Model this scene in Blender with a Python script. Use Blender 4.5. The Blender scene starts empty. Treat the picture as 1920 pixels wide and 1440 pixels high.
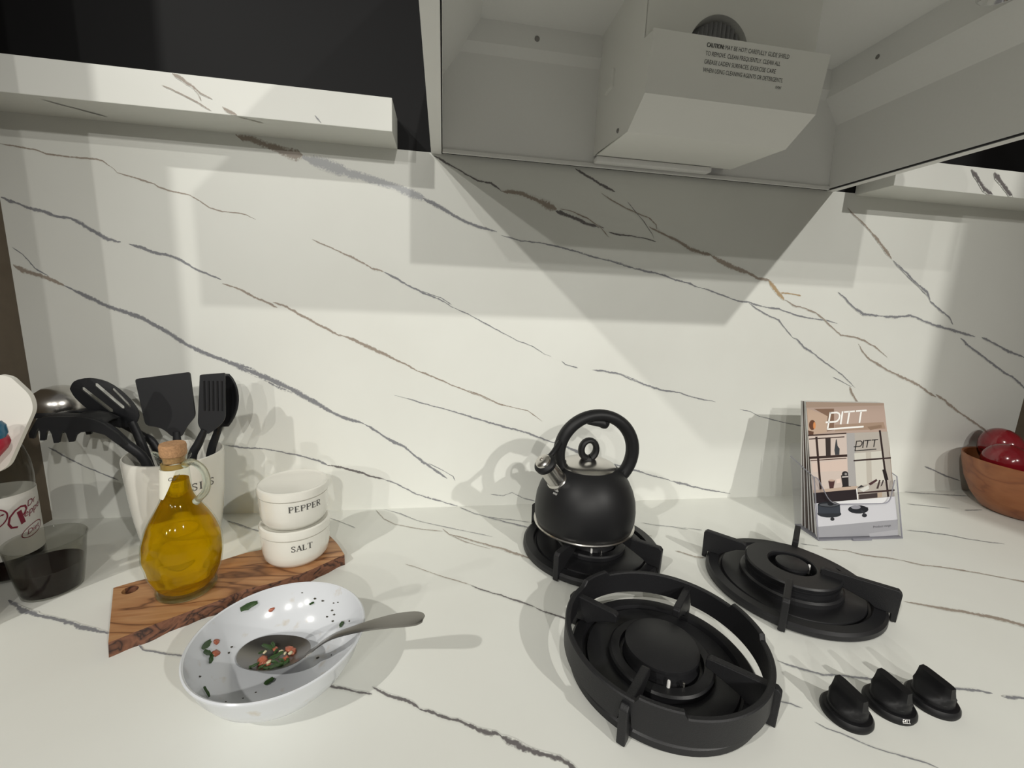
import bpy, bmesh, math, random
from mathutils import Vector, Matrix

random.seed(7)
PI = math.pi
scene = bpy.context.scene
COL = scene.collection

# ------------------------------------------------------------------ camera
# world: X right along the wall, Y into the wall (wall face at Y = 0), Z up (worktop at Z = 0), metres
FOCAL_PX, YAW, PITCH, ROLL = 811.3, 0.1629, -0.1831, 0.0425
CAM = Vector((-0.3632, -0.7931, 0.3937))
fwd = Vector((math.sin(YAW) * math.cos(PITCH), math.cos(YAW) * math.cos(PITCH), math.sin(PITCH)))
rt0 = Vector((math.cos(YAW), -math.sin(YAW), 0))
up0 = rt0.cross(fwd)
rt = rt0 * math.cos(ROLL) + up0 * math.sin(ROLL)
up = up0 * math.cos(ROLL) - rt0 * math.sin(ROLL)
cam_data = bpy.data.cameras.new('camera')
cam_data.sensor_width = 36.0
cam_data.lens = 36.0 * FOCAL_PX / 1920.0
cam_data.clip_start = 0.01
cam = bpy.data.objects.new('camera', cam_data)
m = Matrix((rt, up, -fwd)).transposed().to_4x4()
m.translation = CAM
cam.matrix_world = m
COL.objects.link(cam)
scene.camera = cam

# ------------------------------------------------------------------ world and lamps
world = bpy.data.worlds.new('world')
scene.world = world
world.use_nodes = True
wb = world.node_tree.nodes['Background']
wb.inputs[0].default_value = (1.0, 0.96, 0.90, 1)
wb.inputs[1].default_value = 0.12

LAMPS = [  # recessed ceiling spots of the showroom: position, aim, cone (degrees), watts
    ((1.24, -2.70, 1.80), (0.22, -0.30, 0.05), 56, 142),
    ((-0.16, -3.75, 1.80), (-0.08, -0.35, 0.05), 44, 122),
    ((-1.68, -1.62, 1.80), (0.20, -0.35, 0.00), 84, 74),
    ((-2.35, -4.85, 1.80), (-0.25, -0.20, 0.20), 46, 112),
    ((-1.35, -4.00, 1.80), (-0.30, -0.20, 0.20), 48, 56),
]
for p, aim, cone, w in LAMPS:
    ld = bpy.data.lights.new('ceiling_spot', 'SPOT')
    ld.energy = w
    ld.color = (1.0, 0.975, 0.91)
    ld.spot_size = math.radians(cone)
    ld.spot_blend = 1.0
    ld.shadow_soft_size = 0.025
    lo = bpy.data.objects.new('ceiling_spot', ld)
    lo.location = p
    lo.rotation_euler = (Vector(aim) - Vector(p)).to_track_quat('-Z', 'Y').to_euler()
    COL.objects.link(lo)

vs = scene.view_settings
vs.view_transform = 'Standard'
vs.look = 'None'
vs.gamma = 1.0
vs.use_curve_mapping = False
scene.cycles.transparent_max_bounces = 32
vs.exposure = 0.12

# ------------------------------------------------------------------ helpers
def srgb(r, g, b):
    f = lambda c: (c / 255.0 / 12.92) if c / 255.0 <= 0.04045 else ((c / 255.0 + 0.055) / 1.055) ** 2.4
    return (f(r), f(g), f(b), 1.0)

def mat(name, col, rough=0.5, metal=0.0, noise=0.0, nscale=30.0, bump=0.0, bscale=200.0, **kw):
    m_ = bpy.data.materials.new(name)
    m_.use_nodes = True
    nt = m_.node_tree
    b = nt.nodes['Principled BSDF']
    b.inputs['Base Color'].default_value = col
    b.inputs['Roughness'].default_value = rough
    b.inputs['Metallic'].default_value = metal
    for k, v in kw.items():
        b.inputs[k.replace('_', ' ')].default_value = v
    if noise > 0:
        n = nt.nodes.new('ShaderNodeTexNoise')
        n.inputs['Scale'].default_value = nscale
        n.inputs['Detail'].default_value = 4
        g = nt.nodes.new('ShaderNodeNewGeometry')
        nt.links.new(g.outputs['Position'], n.inputs['Vector'])
        mx = nt.nodes.new('ShaderNodeMix')
        mx.data_type = 'RGBA'
        mx.inputs[6].default_value = tuple(c * (1 - noise) for c in col[:3]) + (1,)
        mx.inputs[7].default_value = tuple(min(1, c * (1 + noise)) for c in col[:3]) + (1,)
        nt.links.new(n.outputs['Fac'], mx.inputs[0])
        nt.links.new(mx.outputs[2], b.inputs['Base Color'])
    if bump > 0:
        n2 = nt.nodes.new('ShaderNodeTexNoise')
        n2.inputs['Scale'].default_value = bscale
        g2 = nt.nodes.new('ShaderNodeNewGeometry')
        nt.links.new(g2.outputs['Position'], n2.inputs['Vector'])
        bp = nt.nodes.new('ShaderNodeBump')
        bp.inputs['Strength'].default_value = bump
        bp.inputs['Distance'].default_value = 0.001
        nt.links.new(n2.outputs['Fac'], bp.inputs['Height'])
        nt.links.new(bp.outputs['Normal'], b.inputs['Normal'])
    return m_

def link(o, parent=None, loc=None):
    COL.objects.link(o)
    if parent is not None:
        o.parent = parent
    if loc is not None:
        o.location = loc
    return o

def mesh(name, data, material, parent=None, loc=None, smooth=True, angle=35.0):
    vs_, fs_ = data
    me = bpy.data.meshes.new(name)
    me.from_pydata([tuple(v) for v in vs_], [], fs_)
    bm = bmesh.new()
    bm.from_mesh(me)
    bmesh.ops.remove_doubles(bm, verts=bm.verts, dist=1e-6)
    bmesh.ops.recalc_face_normals(bm, faces=bm.faces)
    bm.to_mesh(me)
    bm.free()
    if smooth:
        me.shade_smooth()
        me.set_sharp_from_angle(angle=math.radians(angle))
    if isinstance(material, (list, tuple)):
        for q in material:
            me.materials.append(q)
    else:
        me.materials.append(material)
    return link(bpy.data.objects.new(name, me), parent, loc)

def empty(name, loc=(0, 0, 0), rz=0.0):
    o = bpy.data.objects.new(name, None)
    o.empty_display_size = 0.02
    o.location = loc
    o.rotation_euler = (0, 0, rz)
    COL.objects.link(o)
    return o

def tag(o, label=None, cat=None, group=None, kind=None):
    if label: o['label'] = label
    if cat: o['category'] = cat
    if group: o['group'] = group
    if kind: o['kind'] = kind
    return o

def join(*ds):
    V, F = [], []
    for v, f in ds:
        k = len(V)
        V += [tuple(x) for x in v]
        F += [tuple(i + k for i in q) for q in f]
    return V, F

def xf(d, M):
    return [tuple(M @ Vector(v)) for v in d[0]], d[1]

def mv(d, x, y, z):
    return [(v[0] + x, v[1] + y, v[2] + z) for v in d[0]], d[1]

def box(x0, x1, y0, y1, z0, z1, bev=0.0, seg=2):
    bm = bmesh.new()
    vv = [bm.verts.new((x, y, z)) for x in (x0, x1) for y in (y0, y1) for z in (z0, z1)]
    for q in ((0, 1, 3, 2), (4, 6, 7, 5), (0, 4, 5, 1), (2, 3, 7, 6), (0, 2, 6, 4), (1, 5, 7, 3)):
        bm.faces.new([vv[i] for i in q])
    bmesh.ops.recalc_face_normals(bm, faces=bm.faces)
    if bev > 0:
        bmesh.ops.bevel(bm, geom=list(bm.edges), offset=bev, segments=seg, affect='EDGES', profile=0.5)
    bm.verts.index_update()
    r = ([tuple(v.co) for v in bm.verts], [tuple(v.index for v in f.verts) for f in bm.faces])
    bm.free()
    return r

def lathe(prof, n=48, a0=0.0, a1=2 * PI):
    full = abs(a1 - a0 - 2 * PI) < 1e-6
    cnt = n if full else n + 1
    V, F = [], []
    for i in range(cnt):
        a = a0 + (a1 - a0) * i / n
        for r, z in prof:
            V.append((r * math.cos(a), r * math.sin(a), z))
    k = len(prof)
    for i in range(n):
        j = (i + 1) % cnt
        for s in range(k - 1):
            q = (i * k + s, j * k + s, j * k + s + 1, i * k + s + 1)
            if prof[s][0] < 1e-9: q = (q[0], q[2], q[3])
            elif prof[s + 1][0] < 1e-9: q = (q[0], q[1], q[2])
            F.append(q)
    return V, F

def smooth_path(pts, n=8):
    P = [Vector(p) for p in pts]
    out = []
    for i in range(len(P) - 1):
        p0 = P[max(i - 1, 0)]; p1 = P[i]; p2 = P[i + 1]; p3 = P[min(i + 2, len(P) - 1)]
        for k in range(n):
            t = k / n
            out.append(0.5 * ((2 * p1) + (p2 - p0) * t + (2 * p0 - 5 * p1 + 4 * p2 - p3) * t * t + (3 * p1 - p0 - 3 * p2 + p3) * t ** 3))
    out.append(P[-1])
    return out

def tube(path, rad, n=12, closed=False, flat=1.0, upv=None):
    """swept round (or flattened) tube; rad a number or a list along the path"""
    P = [Vector(p) for p in path]
    k = len(P)
    if not isinstance(rad, (list, tuple)):
        rad = [rad] * k
    elif len(rad) != k:
        rr = []
        for i in range(k):
            t = i / (k - 1) * (len(rad) - 1)
            j = min(int(t), len(rad) - 2)
            rr.append(rad[j] + (rad[j + 1] - rad[j]) * (t - j))
        rad = rr
    V, F = [], []
    prev = None
    for i in range(k):
        if closed: t = P[(i + 1) % k] - P[i - 1]
        else: t = P[min(i + 1, k - 1)] - P[max(i - 1, 0)]
        t.normalize()
        if upv is not None: u = Vector(upv)
        elif prev is None: u = Vector((0, 0, 1)) if abs(t.z) < 0.9 else Vector((1, 0, 0))
        else: u = prev
        u = (u - t * u.dot(t)).normalized()
        prev = u
        w = t.cross(u)
        for j in range(n):
            a = 2 * PI * j / n
            V.append(P[i] + (u * math.cos(a) * flat + w * math.sin(a)) * rad[i])
    for i in range(k if closed else k - 1):
        for j in range(n):
            F.append((i * n + j, i * n + (j + 1) % n, ((i + 1) % k) * n + (j + 1) % n, ((i + 1) % k) * n + j))
    if not closed:
        F.append(tuple(range(n))[::-1])
        F.append(tuple((k - 1) * n + j for j in range(n)))
    return V, F

def plate(outer, holes=(), th=0.003, fn=None, bev=0.0):
    """flat plate in local XY with holes, thickness along Z; fn maps (x, y, z) to 3D"""
    bm = bmesh.new()
    es = []
    for loop in [outer] + list(holes):
        vv = [bm.verts.new((x, y, 0)) for x, y in loop]
        for i in range(len(vv)):
            es.append(bm.edges.new((vv[i], vv[(i + 1) % len(vv)])))
    bmesh.ops.triangle_fill(bm, use_beauty=True, use_dissolve=False, edges=es)
    bmesh.ops.recalc_face_normals(bm, faces=bm.faces)
    bm.verts.index_update()
    base = [tuple(v.co) for v in bm.verts]
    fs = [tuple(v.index for v in f.verts) for f in bm.faces]
    bd = [(e.verts[0].index, e.verts[1].index) for e in bm.edges if e.is_boundary]
    bm.free()
    k = len(base)
    V = [(x, y, -th / 2) for x, y, _ in base] + [(x, y, th / 2) for x, y, _ in base]
    F = [tuple(reversed(f)) for f in fs] + [tuple(i + k for i in f) for f in fs]
    F += [(a, b, b + k, a + k) for a, b in bd]
    if fn: V = [tuple(fn(*v)) for v in V]
    return V, F

def prism(poly, lo, hi, axis='z'):
    """extrude a closed polygon; axis z: poly is (x, y); axis x: poly is (y, z); axis y: poly is (x, z)"""
    def pt(a, b, h):
        return {'z': (a, b, h), 'x': (h, a, b), 'y': (a, h, b)}[axis]
    n = len(poly)
    V = [pt(a, b, lo) for a, b in poly] + [pt(a, b, hi) for a, b in poly]
    F = [tuple(range(n))[::-1], tuple(range(n, 2 * n))] + [(i, (i + 1) % n, (i + 1) % n + n, i + n) for i in range(n)]
    return V, F

def rounded(poly, r, n=5):
    out = []
    k = len(poly)
    for i in range(k):
        p = Vector(poly[i]); a = Vector(poly[i - 1]) - p; b = Vector(poly[(i + 1) % k]) - p
        rr = r[i] if isinstance(r, (list, tuple)) else r
        rr = min(rr, a.length * 0.49, b.length * 0.49)
        if rr <= 0:
            out.append(tuple(p)); continue
        s = p + a.normalized() * rr; e = p + b.normalized() * rr
        for j in range(n + 1):
            t = j / n
            out.append(tuple(s * (1 - t) ** 2 + p * 2 * t * (1 - t) + e * t * t))
    return out

def strokes(polys, fn):
    """flat strokes: polys = [(points, width)], fn maps (x, y) to 3D"""
    V, F = [], []
    for pts, w in polys:
        P = [Vector(p) for p in pts]
        k = len(V)
        for i, p in enumerate(P):
            d1 = (p - P[i - 1]).normalized() if i > 0 else None
            d2 = (P[i + 1] - p).normalized() if i < len(P) - 1 else None
            t = (d1 or d2) + (d2 or d1)
            t.normalize()
            nrm = Vector((-t.y, t.x))
            c = nrm.dot(Vector((-(d1 or d2).y, (d1 or d2).x)))
            nrm *= w / 2 / max(c, 0.5)
            V.append(fn(*(p + nrm)))
            V.append(fn(*(p - nrm)))
        for i in range(len(P) - 1):
            F.append((k + 2 * i, k + 2 * i + 1, k + 2 * i + 3, k + 2 * i + 2))
    return V, F

def text_data(s, size, shear=0.0, spacing=1.0, align='LEFT'):
    cu = bpy.data.curves.new('lettering', 'FONT')
    cu.body = s
    cu.size = size
    cu.shear = shear
    cu.space_character = spacing
    cu.align_x = align
    cu.resolution_u = 3
    ob = bpy.data.objects.new('lettering', cu)
    COL.objects.link(ob)
    dg = bpy.context.evaluated_depsgraph_get()
    me = bpy.data.meshes.new_from_object(ob.evaluated_get(dg))
    d = ([tuple(v.co) for v in me.vertices], [tuple(p.vertices) for p in me.polygons])
    bpy.data.objects.remove(ob)
    bpy.data.meshes.remove(me)
    bpy.data.curves.remove(cu)
    return d

TH, TN = 0.17, 0.075
SERIF = {
    'P': (0.78, [([(.15, 0), (.15, 1)], TH), ([(.15, .96), (.5, .96), (.64, .87), (.66, .72), (.6, .58), (.46, .51), (.15, .51)], .1), ([(0, .03), (.34, .03)], .06), ([(0, .97), (.2, .97)], .06)]),
    'E': (0.76, [([(.15, 0), (.15, 1)], TH), ([(0, .965), (.6, .965)], .07), ([(.15, .5), (.46, .5)], .07), ([(0, .035), (.64, .035)], .07), ([(.6, 1), (.6, .8)], .06), ([(.64, 0), (.64, .22)], .06), ([(.46, .6), (.46, .4)], .05)]),
    'R': (0.84, [([(.15, 0), (.15, 1)], TH), ([(.15, .96), (.5, .96), (.64, .87), (.66, .72), (.6, .58), (.46, .51), (.15, .51)], .1), ([(0, .03), (.34, .03)], .06), ([(0, .97), (.2, .97)], .06), ([(.38, .52), (.7, .04)], .15), ([(.6, .03), (.84, .03)], .06)]),
    'S': (0.68, [([(.58, .78), (.5, .92), (.32, .97), (.14, .89), (.1, .72), (.2, .6), (.46, .45), (.58, .3), (.54, .12), (.36, .03), (.18, .06), (.08, .24)], .11), ([(.59, .97), (.58, .74)], .05), ([(.07, .03), (.08, .28)], .05)]),
    'A': (0.82, [([(.08, .03), (.4, .98)], TN), ([(.4, .98), (.7, .03)], TH), ([(.18, .33), (.58, .33)], .06), ([(0, .03), (.22, .03)], .06), ([(.54, .03), (.84, .03)], .06)]),
    'L': (0.7, [([(.15, 0), (.15, 1)], TH), ([(0, .035), (.6, .035)], .07), ([(.6, 0), (.6, .26)], .06), ([(0, .97), (.32, .97)], .06)]),
    'T': (0.76, [([(.38, 0), (.38, 1)], TH), ([(.03, .96), (.73, .96)], .07), ([(.05, 1), (.05, .76)], .06), ([(.71, 1), (.71, .76)], .06), ([(.2, .03), (.56, .03)], .06)]),
    'U': (0.82, [([(.16, 1), (.16, .3), (.24, .1), (.4, .04), (.56, .1), (.64, .3)], .13), ([(.64, .28), (.64, 1)], TN), ([(0, .97), (.32, .97)], .06), ([(.5, .97), (.78, .97)], .06)]),
    'N': (0.84, [([(.13, 0), (.13, 1)], TN), ([(.13, 1), (.67, 0)], TH), ([(.67, 0), (.67, 1)], TN), ([(0, .03), (.27, .03)], .06), ([(.53, .97), (.8, .97)], .06)]),
    'I': (0.44, [([(.2, 0), (.2, 1)], TH), ([(.03, .03), (.37, .03)], .06), ([(.03, .97), (.37, .97)], .06)]),
}
def serif_on_cylinder(word, h, r, az0, step, z, rfn=None):
    """letters centred step degrees apart round a vertical cylinder of radius r"""
    parts = []
    for i, ch in enumerate(word):
        w, st = SERIF[ch]
        a0 = math.radians(az0 + step * i)
        def fn(x, y, a0=a0, w=w):
            zz = z + (y - .5) * h
            rr = (rfn(zz) if rfn else r) + 0.0003
            a = a0 + (x - w / 2) * h / r
            return (rr * math.cos(a), rr * math.sin(a), zz)
        # cut long horizontals so that they follow the curve
        fine = []
        for pts, sw in st:
            q = [pts[0]]
            for a, b in zip(pts, pts[1:]):
                k = max(1, int(math.hypot(b[0] - a[0], b[1] - a[1]) / .15))
                q += [(a[0] + (b[0] - a[0]) * j / k, a[1] + (b[1] - a[1]) * j / k) for j in range(1, k + 1)]
            fine.append((q, sw))
        parts.append(strokes(fine, fn))
    return join(*parts)

LOGO = [([(.3, 1.05), (.13, .03)], .1), ([(.28, 1.0), (.7, 1.0), (.84, .94), (.9, .8), (.86, .62), (.76, .5), (.62, .45), (0, .45)], .1),
        ([(.11, .03), (2.45, .03)], .1), ([(1.08, 1.05), (.96, .27)], .11), ([(1.17, 1), (1.87, 1)], .1), ([(1.52, 1), (1.40, .27)], .11),
        ([(1.94, 1), (2.64, 1)], .1), ([(2.29, 1), (2.17, .27)], .11)]

# ------------------------------------------------------------------ materials
STONE = (0.79, 0.80, 0.755)
def stone_nodes(m_, vein=None):
    nt = m_.node_tree
    b = nt.nodes['Principled BSDF']
    b.inputs['Roughness'].default_value = 0.38
    b.inputs['Specular IOR Level'].default_value = 0.35
    g = nt.nodes.new('ShaderNodeNewGeometry')
    n = nt.nodes.new('ShaderNodeTexNoise')
    n.inputs['Scale'].default_value = 5.0
    n.inputs['Detail'].default_value = 6
    nt.links.new(g.outputs['Position'], n.inputs['Vector'])
    r = nt.nodes.new('ShaderNodeValToRGB')
    r.color_ramp.elements[0].position = 0.3
    r.color_ramp.elements[0].color = (STONE[0] * .95, STONE[1] * .945, STONE[2] * .94, 1)
    r.color_ramp.elements[1].position = 0.7
    r.color_ramp.elements[1].color = STONE + (1,)
    nt.links.new(n.outputs['Fac'], r.inputs['Fac'])
    if vein is None:
        nt.links.new(r.outputs['Color'], b.inputs['Base Color'])
        return
    uv = nt.nodes.new('ShaderNodeUVMap')
    sep = nt.nodes.new('ShaderNodeSeparateXYZ')
    nt.links.new(uv.outputs['UV'], sep.inputs[0])
    def math_(op, a, c=None, clamp=False):
        q = nt.nodes.new('ShaderNodeMath')
        q.operation = op
        q.use_clamp = clamp
        for i, s in enumerate((a, c)):
            if s is None: continue
            if isinstance(s, (int, float)): q.inputs[i].default_value = s
            else: nt.links.new(s, q.inputs[i])
        return q.outputs[0]
    d = math_('SUBTRACT', 1.0, math_('ABSOLUTE', math_('SUBTRACT', math_('MULTIPLY', sep.outputs[1], 2.0), 1.0)))
    n2 = nt.nodes.new('ShaderNodeTexNoise')
    n2.inputs['Scale'].default_value = 330.0
    n2.inputs['Detail'].default_value = 3
    nt.links.new(g.outputs['Position'], n2.inputs['Vector'])
    n3 = nt.nodes.new('ShaderNodeTexNoise')
    n3.inputs['Scale'].default_value = 55.0
    nt.links.new(g.outputs['Position'], n3.inputs['Vector'])
    a = math_('MULTIPLY', d, 1.9)
    a = math_('ADD', a, math_('MULTIPLY', math_('SUBTRACT', n2.outputs['Fac'], 0.5), 2.6))
    a = math_('ADD', a, math_('MULTIPLY', math_('SUBTRACT', n3.outputs['Fac'], 0.5), 1.6), clamp=True)
    a = math_('MULTIPLY', a, vein[1])
    mx = nt.nodes.new('ShaderNodeMix')
    mx.data_type = 'RGBA'
    mx.inputs[7].default_value = vein[0]
    nt.links.new(a, mx.inputs[0])
    nt.links.new(r.outputs['Color'], mx.inputs[6])
    nt.links.new(mx.outputs[2], b.inputs['Base Color'])

def stone(name, vein=None):
    m_ = bpy.data.materials.new(name)
    m_.use_nodes = True
    stone_nodes(m_, vein)
    return m_

M = {}
M['stone'] = stone('white_stone')
M['vein_g'] = stone('grey_vein', (srgb(122, 123, 129), 0.92))
M['vein_l'] = stone('pale_grey_vein', (srgb(160, 162, 167), 0.85))
M['vein_d'] = stone('dark_vein', (srgb(98, 93, 94), 0.95))
M['vein_b'] = stone('brown_vein', (srgb(146, 132, 119), 0.9))
M['vein_o'] = stone('ochre_vein', (srgb(174, 147, 110), 0.92))
M['dark_wall'] = mat('charcoal_paint', (0.0050, 0.0050, 0.0058, 1), 0.6, noise=.1, Specular_IOR_Level=.2)
M['brown_panel'] = mat('brown_laminate', (0.125, 0.096, 0.066, 1), 0.6, noise=.15, nscale=60)
M['hood_paint'] = mat('hood_white_paint', (0.82, 0.82, 0.79, 1), 0.45)
M['liner'] = mat('hood_grey_metal', (0.86, 0.86, 0.84, 1), 0.42, noise=.02, nscale=300)
M['blower'] = mat('blower_grey_paint', (0.86, 0.86, 0.82, 1), 0.4)
M['screw'] = mat('steel_screw', (0.30, 0.29, 0.28, 1), 0.35, 1.0)
M['void'] = mat('fan_dark', (0.02, 0.02, 0.022, 1), 0.6)
M['fan'] = mat('fan_blade', (0.34, 0.34, 0.35, 1), 0.45)
M['ink'] = mat('black_ink', (0.02, 0.02, 0.022, 1), 0.6)
M['ink_soft'] = mat('charcoal_ink', (0.06, 0.058, 0.055, 1), 0.6)
M['iron'] = mat('black_cast_iron', (0.012, 0.012, 0.0135, 1), 0.5, Specular_IOR_Level=.35, bump=.25, bscale=900)
M['enamel'] = mat('black_matt_enamel', (0.011, 0.011, 0.0125, 1), 0.42, Specular_IOR_Level=.4, bump=.1, bscale=1200)
M['kettle'] = mat('kettle_matt_black', (0.009, 0.009, 0.010, 1), 0.46, Specular_IOR_Level=.33)
M['soft_black'] = mat('black_soft_grip', (0.008, 0.008, 0.009, 1), 0.5, Specular_IOR_Level=.35)
M['nylon'] = mat('black_nylon', (0.012, 0.0125, 0.0145, 1), 0.45, Specular_IOR_Level=.4)
M['steel'] = mat('brushed_steel', (0.62, 0.60, 0.57, 1), 0.24, 1.0)
M['spoon_steel'] = mat('spoon_steel', (0.24, 0.23, 0.215, 1), 0.3, 1.0)
M['chrome'] = mat('chrome', (0.8, 0.8, 0.8, 1), 0.1, 1.0)
M['knob'] = mat('knob_black', (0.006, 0.006, 0.007, 1), 0.45, Specular_IOR_Level=.3)
M['white_print'] = mat('white_print', (0.85, 0.84, 0.82, 1), 0.5)
M['ceramic'] = mat('cream_ceramic', (0.76, 0.745, 0.68, 1), 0.18, noise=.03, nscale=25, Coat_Weight=0.4)
M['melamine'] = mat('white_melamine', (0.80, 0.82, 0.86, 1), 0.16)
_mt = M['melamine'].node_tree          # faint sauce smears
_nz = _mt.nodes.new('ShaderNodeTexNoise'); _nz.inputs['Scale'].default_value = 55.0; _nz.inputs['Detail'].default_value = 4
_ge = _mt.nodes.new('ShaderNodeNewGeometry'); _mt.links.new(_ge.outputs['Position'], _nz.inputs['Vector'])
_rp = _mt.nodes.new('ShaderNodeValToRGB')
_rp.color_ramp.elements[0].position = 0.63; _rp.color_ramp.elements[0].color = (0.66, 0.68, 0.71, 1)
_rp.color_ramp.elements[1].position = 0.80; _rp.color_ramp.elements[1].color = (0.54, 0.48, 0.39, 1)
_mt.links.new(_nz.outputs['Fac'], _rp.inputs['Fac']); _mt.links.new(_rp.outputs['Color'], _mt.nodes['Principled BSDF'].inputs['Base Color'])
M['cork'] = mat('cork', (0.42, 0.235, 0.115, 1), 0.85, noise=.5, nscale=420, bump=.6, bscale=500)
M['paper'] = mat('cream_paper', (0.78, 0.76, 0.66, 1), 0.7)
M['herb'] = mat('green_herb', (0.035, 0.075, 0.022, 1), 0.4, noise=.5, nscale=500)
M['tomato'] = mat('tomato_flesh', (0.42, 0.125, 0.07, 1), 0.3, noise=.3, nscale=400)
M['onion'] = mat('pale_onion', (0.62, 0.55, 0.36, 1), 0.3)
M['fleck'] = mat('dark_fleck', (0.05, 0.045, 0.03, 1), 0.5)
M['white_silicone'] = mat('white_silicone', (0.80, 0.78, 0.72, 1), 0.5)
M['red_silicone'] = mat('red_silicone', (0.42, 0.02, 0.045, 1), 0.35)
M['blue'] = mat('blue_plastic', (0.03, 0.14, 0.24, 1), 0.15)
M['maroon'] = mat('maroon_print', (0.20, 0.012, 0.035, 1), 0.5)
M['label_white'] = mat('white_label_film', (0.70, 0.69, 0.66, 1), 0.35)
M['cola'] = mat('cola', (0.012, 0.005, 0.004, 1), 0.08, Specular_IOR_Level=0.5)
M['apple'] = mat('dark_red_apple', (0.20, 0.008, 0.014, 1), 0.16, noise=.55, nscale=18, Coat_Weight=0.6)
M['stem'] = mat('apple_stem', (0.08, 0.05, 0.02, 1), 0.7)
M['bulb'] = mat('frosted_bulb', (0.7, 0.7, 0.68, 1), 0.3)

def wood(name, c1, c2, c3, scale, rot, stretch, rough=0.45):
    m_ = bpy.data.materials.new(name)
    m_.use_nodes = True
    nt = m_.node_tree
    b = nt.nodes['Principled BSDF']
    b.inputs['Roughness'].default_value = rough
    tc = nt.nodes.new('ShaderNodeTexCoord')
    mp = nt.nodes.new('ShaderNodeMapping')
    mp.inputs['Rotation'].default_value = (0, 0, rot)
    mp.inputs['Scale'].default_value = stretch
    nt.links.new(tc.outputs['Object'], mp.inputs['Vector'])
    n0 = nt.nodes.new('ShaderNodeTexNoise')
    n0.inputs['Scale'].default_value = scale
    n0.inputs['Detail'].default_value = 3
    n0.inputs['Distortion'].default_value = 0.6
    nt.links.new(mp.outputs['Vector'], n0.inputs['Vector'])
    mul = nt.nodes.new('ShaderNodeMath')
    mul.operation = 'MULTIPLY'
    mul.inputs[1].default_value = 6.0
    nt.links.new(n0.outputs['Fac'], mul.inputs[0])
    fr = nt.nodes.new('ShaderNodeMath')
    fr.operation = 'PINGPONG'
    fr.inputs[1].default_value = 0.5
    nt.links.new(mul.outputs[0], fr.inputs[0])
    m2 = nt.nodes.new('ShaderNodeMath')
    m2.operation = 'MULTIPLY'
    m2.inputs[1].default_value = 2.0
    nt.links.new(fr.outputs[0], m2.inputs[0])
    r = nt.nodes.new('ShaderNodeValToRGB')
    e = r.color_ramp.elements
    e[0].position, e[0].color = 0.0, c3
    e[1].position, e[1].color = 1.0, c1
    x = e.new(0.3); x.color = c2
    nt.links.new(m2.outputs[0], r.inputs['Fac'])
    n1 = nt.nodes.new('ShaderNodeTexNoise')
    n1.inputs['Scale'].default_value = scale * 9
    nt.links.new(mp.outputs['Vector'], n1.inputs['Vector'])
    mx = nt.nodes.new('ShaderNodeMix')
    mx.data_type = 'RGBA'
    mx.blend_type = 'MULTIPLY'
    mx.inputs[0].default_value = 0.25
    nt.links.new(r.outputs['Color'], mx.inputs[6])
    nt.links.new(n1.outputs['Fac'], mx.inputs[7])
    nt.links.new(mx.outputs[2], b.inputs['Base Color'])
    return m_

BOARD_A = math.radians(26.5)
M['olive_wood'] = wood('olive_wood', srgb(190, 144, 100), srgb(174, 124, 82), srgb(112, 72, 44), 7.0, -BOARD_A, (0.6, 4.0, 2.0))
M['bark'] = wood('live_edge_bark', srgb(128, 84, 60), srgb(98, 62, 44), srgb(44, 27, 20), 34.0, -BOARD_A, (0.8, 1.5, 1.5), 0.7)
M['bowl_wood'] = wood('bowl_wood', srgb(156, 98, 60), srgb(146, 88, 52), srgb(128, 74, 44), 5.0, 0, (1, 1, 3), 0.35)

def glass_sheet(name, tint, gloss=1.0, edge=None):
    """clear thin plastic or glass wall: transparent with a Fresnel sheen"""
    m_ = bpy.data.materials.new(name)
    m_.use_nodes = True
    nt = m_.node_tree
    nt.nodes.remove(nt.nodes['Principled BSDF'])
    out = nt.nodes['Material Output']
    t = nt.nodes.new('ShaderNodeBsdfTransparent')
    t.inputs[0].default_value = tint
    g = nt.nodes.new('ShaderNodeBsdfGlossy')
    g.inputs['Roughness'].default_value = 0.06
    lw = nt.nodes.new('ShaderNodeLayerWeight')
    lw.inputs['Blend'].default_value = 0.5
    pw = nt.nodes.new('ShaderNodeMath')
    pw.operation = 'POWER'
    pw.inputs[1].default_value = 3.5
    nt.links.new(lw.outputs['Facing'], pw.inputs[0])
    ml = nt.nodes.new('ShaderNodeMath')
    ml.operation = 'MULTIPLY_ADD'
    ml.inputs[1].default_value = 0.55 * gloss
    ml.inputs[2].default_value = 0.008
    ml.use_clamp = True
    nt.links.new(pw.outputs[0], ml.inputs[0])
    mx = nt.nodes.new('ShaderNodeMixShader')
    nt.links.new(ml.outputs[0], mx.inputs[0])
    nt.links.new(t.outputs[0], mx.inputs[1])
    nt.links.new(g.outputs[0], mx.inputs[2])
    last = mx
    if edge:
        d = nt.nodes.new('ShaderNodeBsdfDiffuse')
        d.inputs[0].default_value = edge[0]
        m2 = nt.nodes.new('ShaderNodeMixShader')
        m2.inputs[0].default_value = edge[1]
        nt.links.new(mx.outputs[0], m2.inputs[1])
        nt.links.new(d.outputs[0], m2.inputs[2])
        last = m2
    nt.links.new(last.outputs[0], out.inputs[0])
    return m_

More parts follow.
